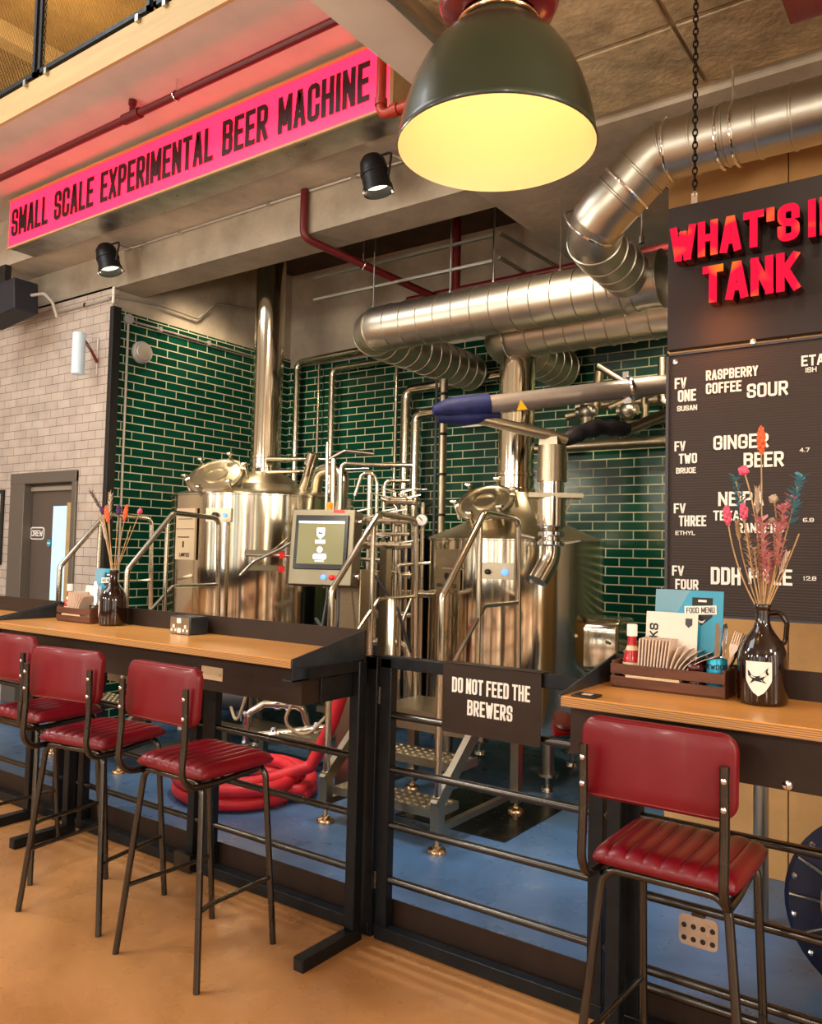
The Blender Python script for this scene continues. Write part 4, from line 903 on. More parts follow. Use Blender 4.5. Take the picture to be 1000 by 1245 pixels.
# --- pipes on the back wall
def wp(name, label, pts, r0, fl=.08, m='steel', flange=True):
    t = thing(name, label, 'pipe', pts[0], group='steel pipes on the green back wall')
    obj('pipe_run', MB().tube([V(p) for p in pts], r0, 14, fil=fl), m, t)
    c = MB()
    for i in range(len(pts) - 1):
        a, b = V(pts[i]), V(pts[i + 1]); mid = a.lerp(b, .55); c.box(mid.x - r0 - .01, mid.x + r0 + .01, mid.y, 6.708, mid.z - .012, mid.z + .012)
    obj('wall_clip', c, 'galv', t)
wp('steel_pipe', 'thick steel pipe at the far left of the back wall, turning right at the top', [(-6.30, 6.60, 1.0), (-6.30, 6.60, 3.66), (-5.2, 6.60, 3.70), (-4.3, 6.6, 3.70)], .038)
wp('steel_pipe', 'thin steel pipe second from the left on the back wall', [(-6.0, 6.63, 1.0), (-6.0, 6.63, 3.62)], .017)
wp('steel_pipe', 'thick steel pipe third from the left on the back wall, bent right at the top', [(-5.78, 6.60, 1.0), (-5.78, 6.60, 3.53), (-4.6, 6.6, 3.55)], .036)
wp('steel_pipe', 'thin pale pipe on the back wall left of the two bright bends', [(-4.93, 6.62, 1.2), (-4.93, 6.62, 3.5)], .02)
wp('steel_pipe', 'tall bright steel pipe with a bend running right behind the right flue', [(-4.76, 6.56, 1.0), (-4.76, 6.56, 3.20), (-3.0, 6.56, 3.26), (-3.0, 6.56, 3.7)], .052, .1)
wp('steel_pipe', 'shorter bright steel pipe with a bend ending at the cable post', [(-4.59, 6.5, 1.0), (-4.59, 6.5, 2.93), (-4.2, 6.5, 2.95)], .05, .08)
t = thing('cable_post', 'tall steel post strapped with cables, left of the right tank', 'post', (-3.88, 5.9, 0))
obj('post', MB().cyl((-3.88, 5.9, 0), (-3.88, 5.9, 3.09), .035), 'steel_brush', t)
obj('cable', MB().tube([(-3.925, 5.86, .6), (-3.925, 5.86, 3.08)], .010, 8).tube([(-3.945, 5.88, .6), (-3.945, 5.88, 3.08)], .010, 8), 'grey_dark', t)
for z in (1.9, 2.25, 2.6, 2.95): obj('strap', MB().cyl((-3.89, 5.895, z), (-3.89, 5.895, z + .02), .05), 'black', t)
for (z, y, r0, x0, lab) in ((2.86, 6.5, .05, -2.9, 'long steel pipe level with the auger tube, upper one of the right back wall'), (2.52, 6.5, .045, -3.4, 'long steel pipe just beneath the auger tube at the right back wall'), (3.02, 6.62, .02, -2.6, 'thin steel pipe above the auger tube at the right back wall'), (2.70, 6.6, .03, -2.9, 'steel pipe hidden mostly behind the auger tube')):
    t = thing('steel_pipe', lab, 'pipe', (x0, y, z), group='level pipes on the right back wall')
    obj('pipe_run', MB().tube([(x0, y, z), (-1.0, y, z + .01)], r0, 14), 'steel_brush', t)
    obj('wall_clip', MB().box(-2.0, -1.93, y, 6.712, z - .02, z + .02), 'galv', t)
t = thing('pipe_cluster', 'tangle of valves and elbows under the lower ducts, right of the right flue', 'pipework', (-2.6, 6.0, 2.9))
for pts, r0 in (([(-2.55, 5.9, 2.55), (-2.55, 5.9, 2.82)], .05), ([(-2.9, 6.3, 2.75), (-2.65, 6.3, 2.78), (-2.62, 6.3, 3.1)], .04), ([(-2.55, 6.1, 3.1), (-2.2, 6.2, 2.85), (-2.2, 6.2, 2.65)], .03), ([(-2.45, 6.1, 2.75), (-2.1, 6.2, 2.9)], .03), ([(-2.1, 6.3, 3.15), (-2.1, 6.3, 2.8), (-1.9, 6.3, 2.75)], .035), ([(-1.85, 6.5, 3.2), (-1.85, 6.5, 2.3)], .03), ([(-2.5, 5.95, 2.62), (-2.2, 6.1, 2.55)], .03)):
    obj('pipe', MB().tube([V(p) for p in pts], r0, 12, fil=.06), 'steel_brush', t)
for c in ((-2.15, 6.15, 2.88), (-2.3, 6.1, 2.72), (-2.55, 5.9, 2.7)): obj('valve', MB().ball(c, .07, 14).cyl((c[0] - .08, c[1], c[2]), (c[0] + .08, c[1], c[2]), .04), 'galv', t)
one('wall_bracket', MB().box(-2.03, -1.95, 6.5, 6.71, 2.28, 2.52), 'steel_brush', 'small square steel bracket below the level pipes at right', 'bracket', bevel=.004)
one('cable_tray', MB().box(-2.3, -1.0, 6.45, 6.5, 2.98, 3.02).box(-2.3, -1.0, 6.62, 6.66, 2.98, 3.02), 'black', 'dark cable tray on the right back wall under the ducts', 'cable tray')
one('wall_strip', MB().box(-4.15, -3.62, 6.64, 6.71, 2.79, 2.87), 'galv', 'short grey metal strip on the back wall beside the cable post', 'strip')

# --- floor items in the brewery
t = thing('hose', 'coiled thick red hose on the blue floor with its end rising to the platform', 'hose', (-4.0, 3.83, 0))
coil = []
for i in range(120):
    a = 2 * math.pi * i / 30 + .2; lay = i / 30
    rr = (.455 - .085 * (lay % 2) * .95) + .018 * math.sin(a * 2 + lay * 3)
    coil.append(V((-4.0 + .02 * math.sin(lay * 3) + rr * math.cos(a), 3.77 + rr * math.sin(a), .041 + (.0 if lay < 1.9 else min(1, (lay - 1.9) * 3) * .06) + .008 * lay)))
coil += [V((-3.52, 3.92, .22)), V((-3.46, 3.95, .36)), V((-3.38, 3.96, .52)), V((-3.33, 3.965, .66)), V((-3.29, 3.97, .95))]
obj('hose_run', MB().tube(fillet(coil, .02, 2), .040, 14), 'hose', t)
for a in (2.3, 4.6): 
    i = int((a - .2) / (2 * math.pi) * 30) + 30; obj('hose_marking', MB().tube(coil[i:i + 7], .0405, 14), 'hose_band', t)
t = thing('bucket', 'red plastic barrel on the floor behind the right stool', 'bucket', (-2.03, 5.13, 0))
obj('body', MB().lathe([(.14, 0), (.155, .03), (.17, .33), (.175, .335), (.175, .36), (.168, .365)], 36, Matrix.Translation((-2.03, 5.13, 0))), 'red_plastic', t)
obj('lid', MB().lathe([(.17, .365), (.176, .38), (.165, .395), (.001, .40)], 36, Matrix.Translation((-2.03, 5.13, 0)), cap=False), 'plum', t)
t = thing('drum', 'dark blue round drum with thin metal ribs at the lower right edge', 'drum', (-.33, 3.45, 0))
dm = axis_frame((-.33, 3.45, .33), (.10, -.98, .18))
obj('drum_body', MB().lathe([(.28, -.16), (.325, -.14), (.33, -.02), (.315, 0), (.12, .03), (.001, .035)], 48, dm, cap=False), 'drum_blue', t)
rb = MB()
for i in range(14):
    a = 2 * math.pi * i / 14; rb.tube([dm @ V((.31 * math.cos(a), .31 * math.sin(a), .012)), dm @ V((.22 * math.cos(a), .22 * math.sin(a), .035)), dm @ V((.06 * math.cos(a + .3), .06 * math.sin(a + .3), .045))], .005, 8)
obj('wire_guard', rb.torus(dm @ V((0, 0, .04)), dm.to_3x3() @ V((0, 0, 1)), .2, .005, 40, 6), 'steel', t)
for i in range(14):
    a = 2 * math.pi * (i + .5) / 14; obj('bolt', MB().ball(dm @ V((.30 * math.cos(a), .30 * math.sin(a), .008)), .012, 8), 'chrome', t)
obj('drum_stand', MB().bar((-.52, 3.66, .02), (-.1, 3.66, .02), .04, .04).bar((-.33, 3.66, .02), (-.33, 3.60, .1), .04, .04), 'black', t)
one('steel_post', MB().cyl((-.845, 3.9, 0), (-.845, 3.9, 1.3), .032, 20), 'galv', 'upright grey steel tube in front of the tan boarding at right', 'post')
one('floor_plate', MB().box(-2.95, -2.2, 4.05, 4.9, .0, .006), 'raw_steel', 'dark steel drain plate let into the blue floor beside the stair', 'plate')

# ================================================================== railings, gate, tables
def rail_panel(name, label, x0, x1, posts, rails, cat='railing'):
    t = thing(name, label, cat, ((x0 + x1) / 2, 2.75, 0))
    for (px, pw) in posts: obj('post', MB().box(px - pw / 2, px + pw / 2, 2.73, 2.775, 0, 1.14), 'black_metal', t, bevel=.003)
    for z in rails: obj('rail', MB().cyl((x0, 2.75, z), (x1, 2.75, z), .0155, 14), 'raw_steel', t)
    obj('bottom_rail', MB().box(x0, x1, 2.725, 2.775, 0.005, .055), 'black_metal', t, bevel=.003)
    obj('kick_plate', MB().box(x0, x1, 2.79, 2.796, .02, .15), 'brown_metal', t)
    return t
t = rail_panel('railing', 'black steel railing behind the left bar table, in front of the hose', -4.33, -2.11, [(-2.128, .06), (-3.237, .05), (-3.125, .085), (-4.25, .05), (-4.17, .05)], (.244, .472, .71))
obj('top_rail', MB().box(-4.33, -2.1, 2.73, 2.775, 1.09, 1.14), 'black_metal', t)
obj('foot_plate', MB().box(-3.30, -3.18, 2.69, 2.725, .005, .09), 'raw_steel', t)
rail_panel('railing', 'black steel railing at the far left behind the second bar table', -6.9, -4.37, [(-4.42, .05), (-5.6, .05)], (.244, .472, .71))
t = rail_panel('gate', 'black steel railing gate between the two bar tables carrying a notice', -2.08, -1.10, [(-2.052, .055), (-1.13, .055)], (.244, .464, .69, .909), 'gate')
obj('top_rail', MB().box(-2.08, -1.10, 2.73, 2.775, 1.10, 1.15), 'black_metal', t, bevel=.003)
for z in (.2, .95): obj('hinge', MB().cyl((-2.087, 2.74, z), (-2.087, 2.74, z + .07), .012, 12), 'raw_steel', t)
t = rail_panel('railing', 'black steel railing behind the right bar table', -1.06, 1.6, [(-.998, .05), (.3, .05)], (.215, .16, .455, .71))
pm_ = frame((-.785, 2.765, .385), (1, 0, 0), (0, 0, 1))
pp = obj('perforated_plate', MB().prism(rrect(-.062, .062, -.052, .045, .018), .006, pm_, .01), 'alu', t)
for i in range(4):
    for j in range(2): sub_of(t, pp, 'plate_hole', MB().lathe([(.0085, 0), (.0085, .0012)], 14, pm_ @ Matrix.Translation((-.045 + .03 * i, -.03 + .04 * j, .016))), 'black')
obj('plate_hanger', MB().box(-.805, -.765, 2.745, 2.765, .43, .455), 'raw_steel', t)

t = thing('notice_sign', 'dark brown notice hung over the gate reading DO NOT FEED THE BREWERS', 'sign', (-1.548, 2.715, 1.02))
sm = frame((-1.548, 2.716, 1.02), (1, 0, 0), (0, 0, 1))
obj('plate', MB().prism(rrect(-.212, .212, -.131, .134, .012), .003, sm).box(-1.76, -1.336, 2.713, 2.78, 1.152, 1.155), 'brown_metal', t)
obj('lettering', text(text(MB(), 'DO NOT FEED THE', sm @ Matrix.Translation((0, .025, .003)), .058, .030, .0085, center=True, width=.335, space=.014), 'BREWERS', sm @ Matrix.Translation((0, -.055, .003)), .058, .030, .0085, center=True, width=.195), 'white', t)

TZ = 1.165
def bar_table(label, x0, x1, legs, cover=None, bolts=()):
    t = thing('bar_table', label, 'table', ((x0 + x1) / 2, 2.5, 0), group='high bar tables along the railing')
    obj('tabletop', MB().box(x0 + .008, x1 - .008, 2.272, 2.70, TZ - .003, TZ), 'ply_top', t)
    obj('ply_edge', MB().box(x0 + .008, x1 - .008, 2.268, 2.70, TZ - .03, TZ - .003), 'ply_edge', t)
    obj('backsplash', MB().box(x0, x1, 2.70, 2.712, TZ - .05, 1.252), 'brown_metal', t)
    pr_ = [(2.268, TZ - .032), (2.268, TZ + .004), (2.712, 1.252), (2.712, TZ - .032)]
    for x in (x0, x1 - .008):
        q = MB(); q.prism(pr_, .008, frame((x, 0, 0), (0, 1, 0), (0, 0, 1))); obj('end_plate', q, 'blue_black', t, bevel=.0015)
    obj('end_angle', MB().box(x1 - .05, x1 + .004, 2.268, 2.66, 1.085, 1.09).box(x1, x1 + .004, 2.268, 2.68, 1.085, 1.134), 'blue_black', t)
    obj('apron', MB().box(x0 + .01, x1 - .01, 2.335, 2.35, .985, TZ - .03), 'brown_metal', t)
    obj('rear_apron', MB().box(x0 + .01, x1 - .01, 2.64, 2.655, 1.0, TZ - .03), 'brown_metal', t)
    obj('side_apron', MB().box(x1 - .03, x1 - .015, 2.35, 2.64, .985, TZ - .03), 'brown_metal', t)
    for lx in legs:
        lg = obj('leg', MB().box(lx - .025, lx + .025, 2.635, 2.685, .05, 1.13), 'black_metal', t, bevel=.004)
        sub_of(t, lg, 'foot', MB().box(lx - .025, lx + .025, 2.345, 2.69, .0, .05), 'black_metal')
        sub_of(t, lg, 'foot_opening', MB().box(lx - .019, lx + .019, 2.343, 2.346, .006, .044), 'black')
        sub_of(t, lg, 'top_arm', MB().box(lx - .02, lx + .02, 2.34, 2.68, 1.09, 1.13), 'black_metal')
    obj('end_cover', MB().box(x1 - .015, x1 - .004, 2.44, 2.632, .985, 1.083), 'black_metal', t, bevel=.003)
    if cover is not None:
        cp = obj('cover_plate', MB().box(cover - .065, cover + .065, 2.330, 2.335, 1.03, 1.085), 'cream_plate', t, bevel=.002)
        for sx in (-.055, .055): sub_of(t, cp, 'screw', MB().cyl((cover + sx, 2.326, 1.057), (cover + sx, 2.33, 1.057), .005, 10), 'chrome')
    for bx in bolts: obj('bolt', MB().lathe([(.014, 0), (.012, .008), (.007, .010), (.001, .011)], 18, axis_frame((bx, 2.335, 1.0), (0, -1, 0)), cap=False), 'chrome', t)
    return t
bar_table('long black and plywood bar table at left with a socket box, two stools against it', -4.36, -2.145, (-4.16, -2.12 - .02), -2.66, (-2.80,))
bar_table('black and plywood bar table cut off by the left picture edge', -6.6, -4.39, (-6.4, -4.55))
bar_table('black and plywood bar table at right under the letter board, crate and bottle on it', -1.06, 1.15, (-1.058 + .03, .95), None, (-.44,))

# ================================================================== stools
def make_stool(label):
    t = thing('bar_stool', label, 'stool', (0, 0, 0), group='red leatherette bar stools')
    # ribbed seat cushion
    n, k = 96, 26; vs, fs = [], []; wx, y0, y1 = .2, -.185, .195
    def rim(u, v):
        return (1 - abs(u) ** 7) * (1 - abs(v) ** 7)
    for j in range(k + 1):
        for i in range(n + 1):
            u, v = -1 + 2 * i / n, -1 + 2 * j / k
            e = max(0, rim(u, v)) ** .5
            x = u * wx * (1 - .04 * abs(v) ** 6); y = (y0 + y1) / 2 + v * (y1 - y0) / 2 * (1 - .03 * abs(u) ** 6)
            rib = .010 * (abs(math.sin(math.pi * 4 * (u + 1))) ** .45 - .6) * e
            z = .742 + .038 * e + rib - .008 * (1 - v * v) * (1 - u * u)
            vs.append((x, y, z))
    for j in range(k):
        for i in range(n):
            a = j * (n + 1) + i; fs.append((a, a + 1, a + n + 2, a + n + 1))
    o = len(vs)
    ring = [i for i in range(n + 1)] + [j * (n + 1) + n for j in range(1, k + 1)] + [k * (n + 1) + i for i in range(n - 1, -1, -1)] + [j * (n + 1) for j in range(k - 1, 0, -1)]
    for q in ring: x, y, z = vs[q]; vs.append((x * .97, y * .97, .728))
    for q in range(len(ring)): fs.append((ring[q], o + q, o + (q + 1) % len(ring), ring[(q + 1) % len(ring)]))
    fs.append(tuple(o + q for q in range(len(ring))))
    obj('seat', MB().add(vs, fs), 'red_leather', t, local=True, ang=70)
    # backrest: a rounded, slightly curved padded panel
    bmx = frame((0, -.225, 1.033), (1, 0, 0), (0, .06, 1))
    out = rrect(-.207, .207, -.108, .108, .045, 7); inn = rrect(-.200, .200, -.101, .101, .04, 7); q = MB(); kk = len(out)
    cur = lambda p, z: (p[0], p[1], z - .25 * p[0] * p[0])
    lay = [(inn, -.017), (out, -.011), (out, .011), (inn, .017)]
    vv = [cur(p, z) for poly, z in lay for p in poly]
    ff = [(l * kk + i, l * kk + (i + 1) % kk, (l + 1) * kk + (i + 1) % kk, (l + 1) * kk + i) for l in range(3) for i in range(kk)]
    # caps as strips so the panel can curve
    for base, rev in ((0, True), (3 * kk, False)):
        for i in range(kk // 2 - 1):
            f_ = (base + i, base + i + 1, base + kk - 2 - i, base + kk - 1 - i); ff.append(tuple(reversed(f_)) if rev else f_)
    q.add(vv, ff, bmx); obj('backrest', q, 'red_leather', t, local=True, ang=50)
    tr = .0125
    for s in (-1, 1):
        po = obj('backrest_post', MB().tube([(s * .186, -.262, 1.07), (s * .186, -.258, .90), (s * .186, -.272, .710), (s * .180, -.10, .704), (s * .170, .12, .712)], tr, 14, fil=.075), 'raw_steel', t, local=True)
        for z in (.965, 1.035):
            o_ = MB().ball((s * .186, -.261 - .011, z), .008, 10, (1, .6, 1)); obj('bolt', o_, 'chrome', po, local=True)
        obj('leg', MB().tube([(0, -.155, .712), (s * .168, -.155, .712), (s * .237, -.208, 0)], tr, 14, fil=.05), 'raw_steel', t, local=True)
        obj('leg', MB().tube([(0, .165, .712), (s * .168, .165, .712), (s * .182, .226, 0)], tr, 14, fil=.05), 'raw_steel', t, local=True)
        obj('stretcher', MB().tube([(s * .205, -.190, .262), (s * .190, -.12, .268), (s * .178, .206, .268)], .009, 10, fil=.03), 'raw_steel', t, local=True)
    obj('seat_pan', MB().box(-.17, .17, -.15, .165, .722, .731), 'black', t, local=True)
    return t
s0 = make_stool('red bar stool by the right end of the left table, nearest the gate')
s0.location = (-2.555, 2.22, 0)
dup(s0, (-3.235, 2.222, 0), .16, 'second red bar stool from the left, turned slightly toward the middle')
dup(s0, (-3.905, 2.35, 0), .06, 'red bar stool cut off by the left picture edge')
dup(s0, (-.732, 2.39, 0), .0, 'red bar stool at the right table, nearest the viewer')

# ================================================================== things on the tables
t = thing('socket_box', 'grey steel double socket box standing on the left bar table', 'socket', (-3.16, 2.62, TZ))
obj('box', MB().box(-3.235, -3.09, 2.565, 2.675, TZ, TZ + .085), 'blue_black', t, bevel=.004)
fm = frame((-3.1625, 2.565, TZ + .0425), (1, 0, 0), (0, 0, 1))
obj('face_plate', MB().prism(rrect(-.068, .068, -.039, .039, .005), .003, fm), 'steel_brush', t)
for s in (-1, 1):
    so = obj('socket', MB().box(s * .042 - .007, s * .042 + .007, -.012, .004, .003, .0045, fm).box(s * .042 - .02, s * .042 - .008, -.028, -.016, .003, .0045, fm).box(s * .042 + .008, s * .042 + .02, -.028, -.016, .003, .0045, fm), 'white', t)
obj('rocker_switch', MB().box(-.014, .014, .012, .034, .003, .008, fm), 'white', t); obj('usb_port', MB().box(-.012, .012, -.034, -.012, .003, .006, fm), 'white', t)

def growler(x, y, rz, label):
    t = thing('growler_bottle', label, 'bottle', (x, y, TZ), rz, group='brown glass growler bottles')
    prof = [(.06, 0), (.067, .004), (.069, .012), (.069, .125), (.066, .15), (.055, .178), (.038, .20), (.026, .218), (.0205, .235), (.0195, .27), (.023, .272), (.0235, .285), (.021, .288), (.017, .288), (.0165, .26)]
    obj('glass', MB().lathe(prof, 48), 'amber', t, local=True, ang=60)
    obj('handle', MB().tube([(.018, 0, .262), (.048, 0, .268), (.066, 0, .235), (.062, 0, .185), (.05, 0, .172)], .0075, 10, fil=.02), 'amber', t, local=True)
    # shield label on the front (-Y side), following the glass
    def onb(u, z, off): a = u / .069; return V((.069 + off, 0, 0)).lerp(V((.069 + off, 0, 0)), 1) and V(((.069 + off) * math.sin(a), -(.069 + off) * math.cos(a), z))
    def shield(hw, z0, z1, off):
        q = MB(); rows = []; n = 12
        for j in range(n + 1):
            z = z0 + (z1 - z0) * j / n; f = min(1, ((z - z0) / ((z1 - z0) * .45)) ** .6) if z > z0 else .02
            w = hw * f * (1 + .04 * math.sin(j)) if False else hw * f
            rows.append([onb(-w + 2 * w * i / 8, z, off) for i in range(9)])
        vs = [p for r in rows for p in r]; fs = [(j * 9 + i, j * 9 + i + 1, (j + 1) * 9 + i + 1, (j + 1) * 9 + i) for j in range(n) for i in range(8)]
        return q.add(vs, fs)
    lab = obj('label', shield(.036, .03, .127, .0008), 'white', t, local=True)
    pr_ = [(-.03, .102), (-.024, .088), (-.008, .085), (.006, .088), (.018, .1), (.026, .112), (.024, .1), (.028, .092), (.018, .086), (.012, .076), (.022, .066), (.008, .070), (-.01, .072), (-.024, .062), (-.016, .076), (-.028, .086)]
    q = MB(); vs = [onb(px, pz, .0016) for px, pz in pr_]; cc = onb(-.002, .08, .0016); q.add(vs + [cc], [(i, (i + 1) % len(vs), len(vs)) for i in range(len(vs))])
    obj('label_emblem', q, 'black', lab, local=True)
    return t
gR = growler(-.552, 2.565, .05, 'brown glass growler with a shield label, full of dried flowers on the right table')
gL = growler(-3.755, 2.605, -.75, 'brown glass growler with dried flowers on the left table, label turned to the left')

# dried flowers: every stalk is a thing of its own
rf_ = random.Random(11)
def stalk(base, tip, bow, head, hm, label, grp, cat='dried flower', hl=.08, hr=.012, name='dried_flower'):
    base, tip = V(base), V(tip); mid = base.lerp(tip, .55) + V(bow)
    pts = []
    for i in range(13):
        u = i / 12; pts.append(base * (1 - u) ** 2 + mid * 2 * u * (1 - u) + tip * u * u)
    t = thing(name, label, cat, base, group=grp)
    obj('stem', MB().tube(pts, .0022, 6), 'dried', t)
    d = (pts[-1] - pts[-2]).normalized(); h = MB()
    if head == 'spike':
        n = int(hl / .0035)
        for i in range(n):
            u = i / n; a = i * 2.4; c = tip - d * (hl * (1 - u)); rr = hr * math.sin(math.pi * (.12 + .83 * u)) ** .7
            o_ = V((math.cos(a), math.sin(a), .35)).normalized(); h.ball(c + o_ * rr * .6, rr * .62, 6, (1, 1, 1.3))
    elif head == 'leaf':
        n = int(hl / .0036)
        for i in range(n):
            u = i / n; a = i * 2.4 + rf_.random(); c = tip - d * (hl * (1 - u)); L = hr * (.9 + .8 * rf_.random())
            o_ = (V((math.cos(a), math.sin(a), 0)) + d * .7).normalized(); s_ = o_.cross(d).normalized() * L * .28; m_ = c + o_ * L * .5 + d * .004; e = c + o_ * L
            h.add([c, m_ + s_, e, m_ - s_, m_ + o_.cross(s_).normalized() * .002], [(0, 1, 4), (1, 2, 4), (2, 3, 4), (3, 0, 4), (0, 3, 2, 1)])
    elif head == 'ball':
        h.ball(tip, hr, 12)
        for i in range(14):
            a = i * 2.4; z = 1 - 2 * (i + .5) / 14; r0 = math.sqrt(1 - z * z); h.ball(tip + V((r0 * math.cos(a), r0 * math.sin(a), z)) * hr * .85, hr * .32, 6)
    elif head == 'plume':
        for i in range(40):
            u = i / 40; c = pts[-1] - d * hl * (1 - u); a = i * 2.4; o_ = (V((math.cos(a), math.sin(a), 0)) + d * 2.2).normalized()
            h.tube([c, c + o_ * hr * 1.8], .0022, 5, rf=[.0026, .0006])
    if head: obj('flower_head' if head != 'plume' else 'grass_head', h, hm, t)
    return t
GR = 'dried flowers in the right growler'; bR = V((-.552, 2.565, TZ + .26))
for tip, bow, head, hm, hl, hr, lab in (
    ((-.565, 2.60, 1.985), (.0, 0, 0), 'spike', 'f_orange', .085, .0125, 'tall straight dried stalk with an orange spike, topmost in the right growler'),
    ((-.61, 2.58, 1.85), (.03, 0, .03), 'ball', 'f_pink', 0, .015, 'dried stalk with one round pink flower, right growler'),
    ((-.642, 2.61, 1.835), (-.01, .01, .05), 'leaf', 'f_teal', .15, .02, 'dried stalk of teal leaves on the left of the right growler'),
    ((-.458, 2.60, 1.825), (-.01, .01, -.05), 'leaf', 'f_teal', .15, .026, 'dried stalk of teal blue flowers on the right of the right growler'),
    ((-.478, 2.59, 1.77), (-.03, .02, -.04), 'leaf', 'f_rose', .10, .02, 'dried rose pink stalk beneath the teal flowers, right growler'),
    ((-.532, 2.61, 1.765), (.04, 0, .03), 'ball', 'f_pale', 0, .013, 'dried stalk with one pale beige seed ball, right growler'),
    ((-.655, 2.56, 1.745), (-.03, 0, -.04), 'spike', 'f_pink', .06, .012, 'leaning dried stalk with a pink spike, lowest left in the right growler'),
    ((-.605, 2.55, 1.75), (-.01, 0, 0), 'spike', 'f_pink', .05, .012, 'short dried stalk with a bright pink spike near the middle, right growler'),
    ((-.55, 2.54, 1.70), (.01, 0, 0), 'leaf', 'f_rose', .16, .024, 'bushy rose pink dried sprig low in the middle of the right growler'),
    ((-.505, 2.55, 1.69), (.02, 0, 0), 'leaf', 'f_rose', .13, .022, 'bushy rose pink dried sprig low at the right of the right growler'),
    ((-.595, 2.57, 1.66), (-.01, 0, 0), 'leaf', 'f_pale', .12, .016, 'pale beige dried sprig low at the left of the right growler'),
    ((-.455, 2.57, 1.66), (-.01, 0, -.04), None, None, 0, 0, 'bare dried twig leaning right out of the right growler'),
    ((-.575, 2.60, 1.79), (-.01, 0, 0), 'plume', 'f_pale', .07, .012, 'pale feathery grass stalk left of the orange spike, right growler'),
    ((-.63, 2.59, 1.69), (-.02, 0, 0), 'plume', 'dried', .05, .010, 'thin brown dried twig at the left of the right growler'),
    ((-.50, 2.58, 1.74), (.02, 0, 0), 'leaf', 'f_rose', .08, .022, 'rose pink dried sprig right of the middle, right growler'),
    ((-.575, 2.56, 1.62), (0, 0, 0), 'leaf', 'f_pale', .10, .016, 'low pale dried sprig at the neck of the right growler'),
    ((-.53, 2.545, 1.60), (0, 0, 0), 'leaf', 'f_rose', .09, .018, 'low rose pink dried sprig at the neck of the right growler'),
    ((-.485, 2.56, 1.60), (0, 0, 0), 'plume', 'f_pale', .06, .010, 'low pale grass stalk at the right neck of the right growler'),
    ((-.54, 2.63, 1.70), (.03, .01, 0), 'ball', 'f_pale', 0, .010, 'dried stalk with a small cream flower behind, right growler')):
    stalk(bR + V(((tip[0] + .552) * .06, 0, 0)), tip, bow, head, hm, lab, GR, hl=hl, hr=hr)
GLn = 'dried flowers in the left growler'; bL = V((-3.755, 2.605, TZ + .26))
for tip, bow, head, hm, hl, hr, lab in (
    ((-4.07, 2.66, 1.87), (.05, 0, .06), 'plume', 'f_brown', .15, .02, 'dark brown grass head leaning left out of the left growler'),
    ((-4.20, 2.66, 1.79), (.10, 0, .22), None, None, 0, 0, 'thin arching dried grass blade at the far left of the left growler'),
    ((-3.895, 2.66, 1.85), (-.04, 0, .03), 'plume', 'f_pale', .16, .02, 'pale curved grass plume of the left growler'),
    ((-3.96, 2.65, 1.79), (.02, 0, 0), 'spike', 'f_purple', .05, .012, 'dried stalk with a purple spike, left growler'),
    ((-3.905, 2.64, 1.795), (.01, 0, 0), 'spike', 'f_orange', .10, .013, 'dried stalk with an orange spike, left growler'),
    ((-3.80, 2.65, 1.80), (0, 0, 0), 'spike', 'f_purple', .06, .013, 'dried stalk with a purple spike right of the orange one, left growler'),
    ((-3.745, 2.66, 1.80), (0, 0, 0), 'spike', 'f_orange', .09, .012, 'dried stalk with an orange red spike and pale tip, left growler'),
    ((-3.625, 2.66, 1.775), (0, 0, 0), 'spike', 'f_pink', .03, .013, 'thin dried stalk with a small pink flower leaning right, left growler'),
    ((-3.72, 2.62, 1.68), (0, 0, 0), None, None, 0, 0, 'bare straight dried stalk at the right of the left growler'),
    ((-3.65, 2.62, 1.685), (0, 0, 0), None, None, 0, 0, 'bare dried stalk leaning furthest right in the left growler'),
    ((-3.87, 2.6, 1.70), (0, 0, 0), 'plume', 'f_pale', .10, .012, 'short pale dried stalk in the middle of the left growler')):
    stalk(bL + V(((tip[0] + 3.755) * .05, 0, 0)), tip, bow, head, hm, lab, GLn, hl=hl, hr=hr)

def crate(x0, x1, y0, y1, label):
    t = thing('condiment_crate', label, 'crate', ((x0 + x1) / 2, (y0 + y1) / 2, TZ), group='wooden condiment crates')
    for y in (y0, y1 - .008):
        for z in (.006, .045): obj('slat', MB().box(x0, x1, y, y + .008, TZ + z, TZ + z + .031), 'crate', t, bevel=.0015)
    for x in (x0 + .001, x1 - .011): obj('end_board', MB().box(x, x + .01, y0 + .008, y1 - .008, TZ + .004, TZ + .085), 'crate', t, bevel=.0015)
    obj('base', MB().box(x0, x1, y0 + .008, y1 - .008, TZ, TZ + .006), 'crate', t)
    obj('slat_print', MB().box(x0 + .05, x0 + .22, y0 - .0006, y0, TZ + .036, TZ + .044), 'cream_plate', t)
    return t
crate(-1.005, -.650, 2.535, 2.672, 'dark wooden slatted condiment crate on the right table, under the letter board')
crate(-4.175, -3.865, 2.545, 2.672, 'dark wooden slatted condiment crate on the left table beside a growler')
CB = TZ + .0065
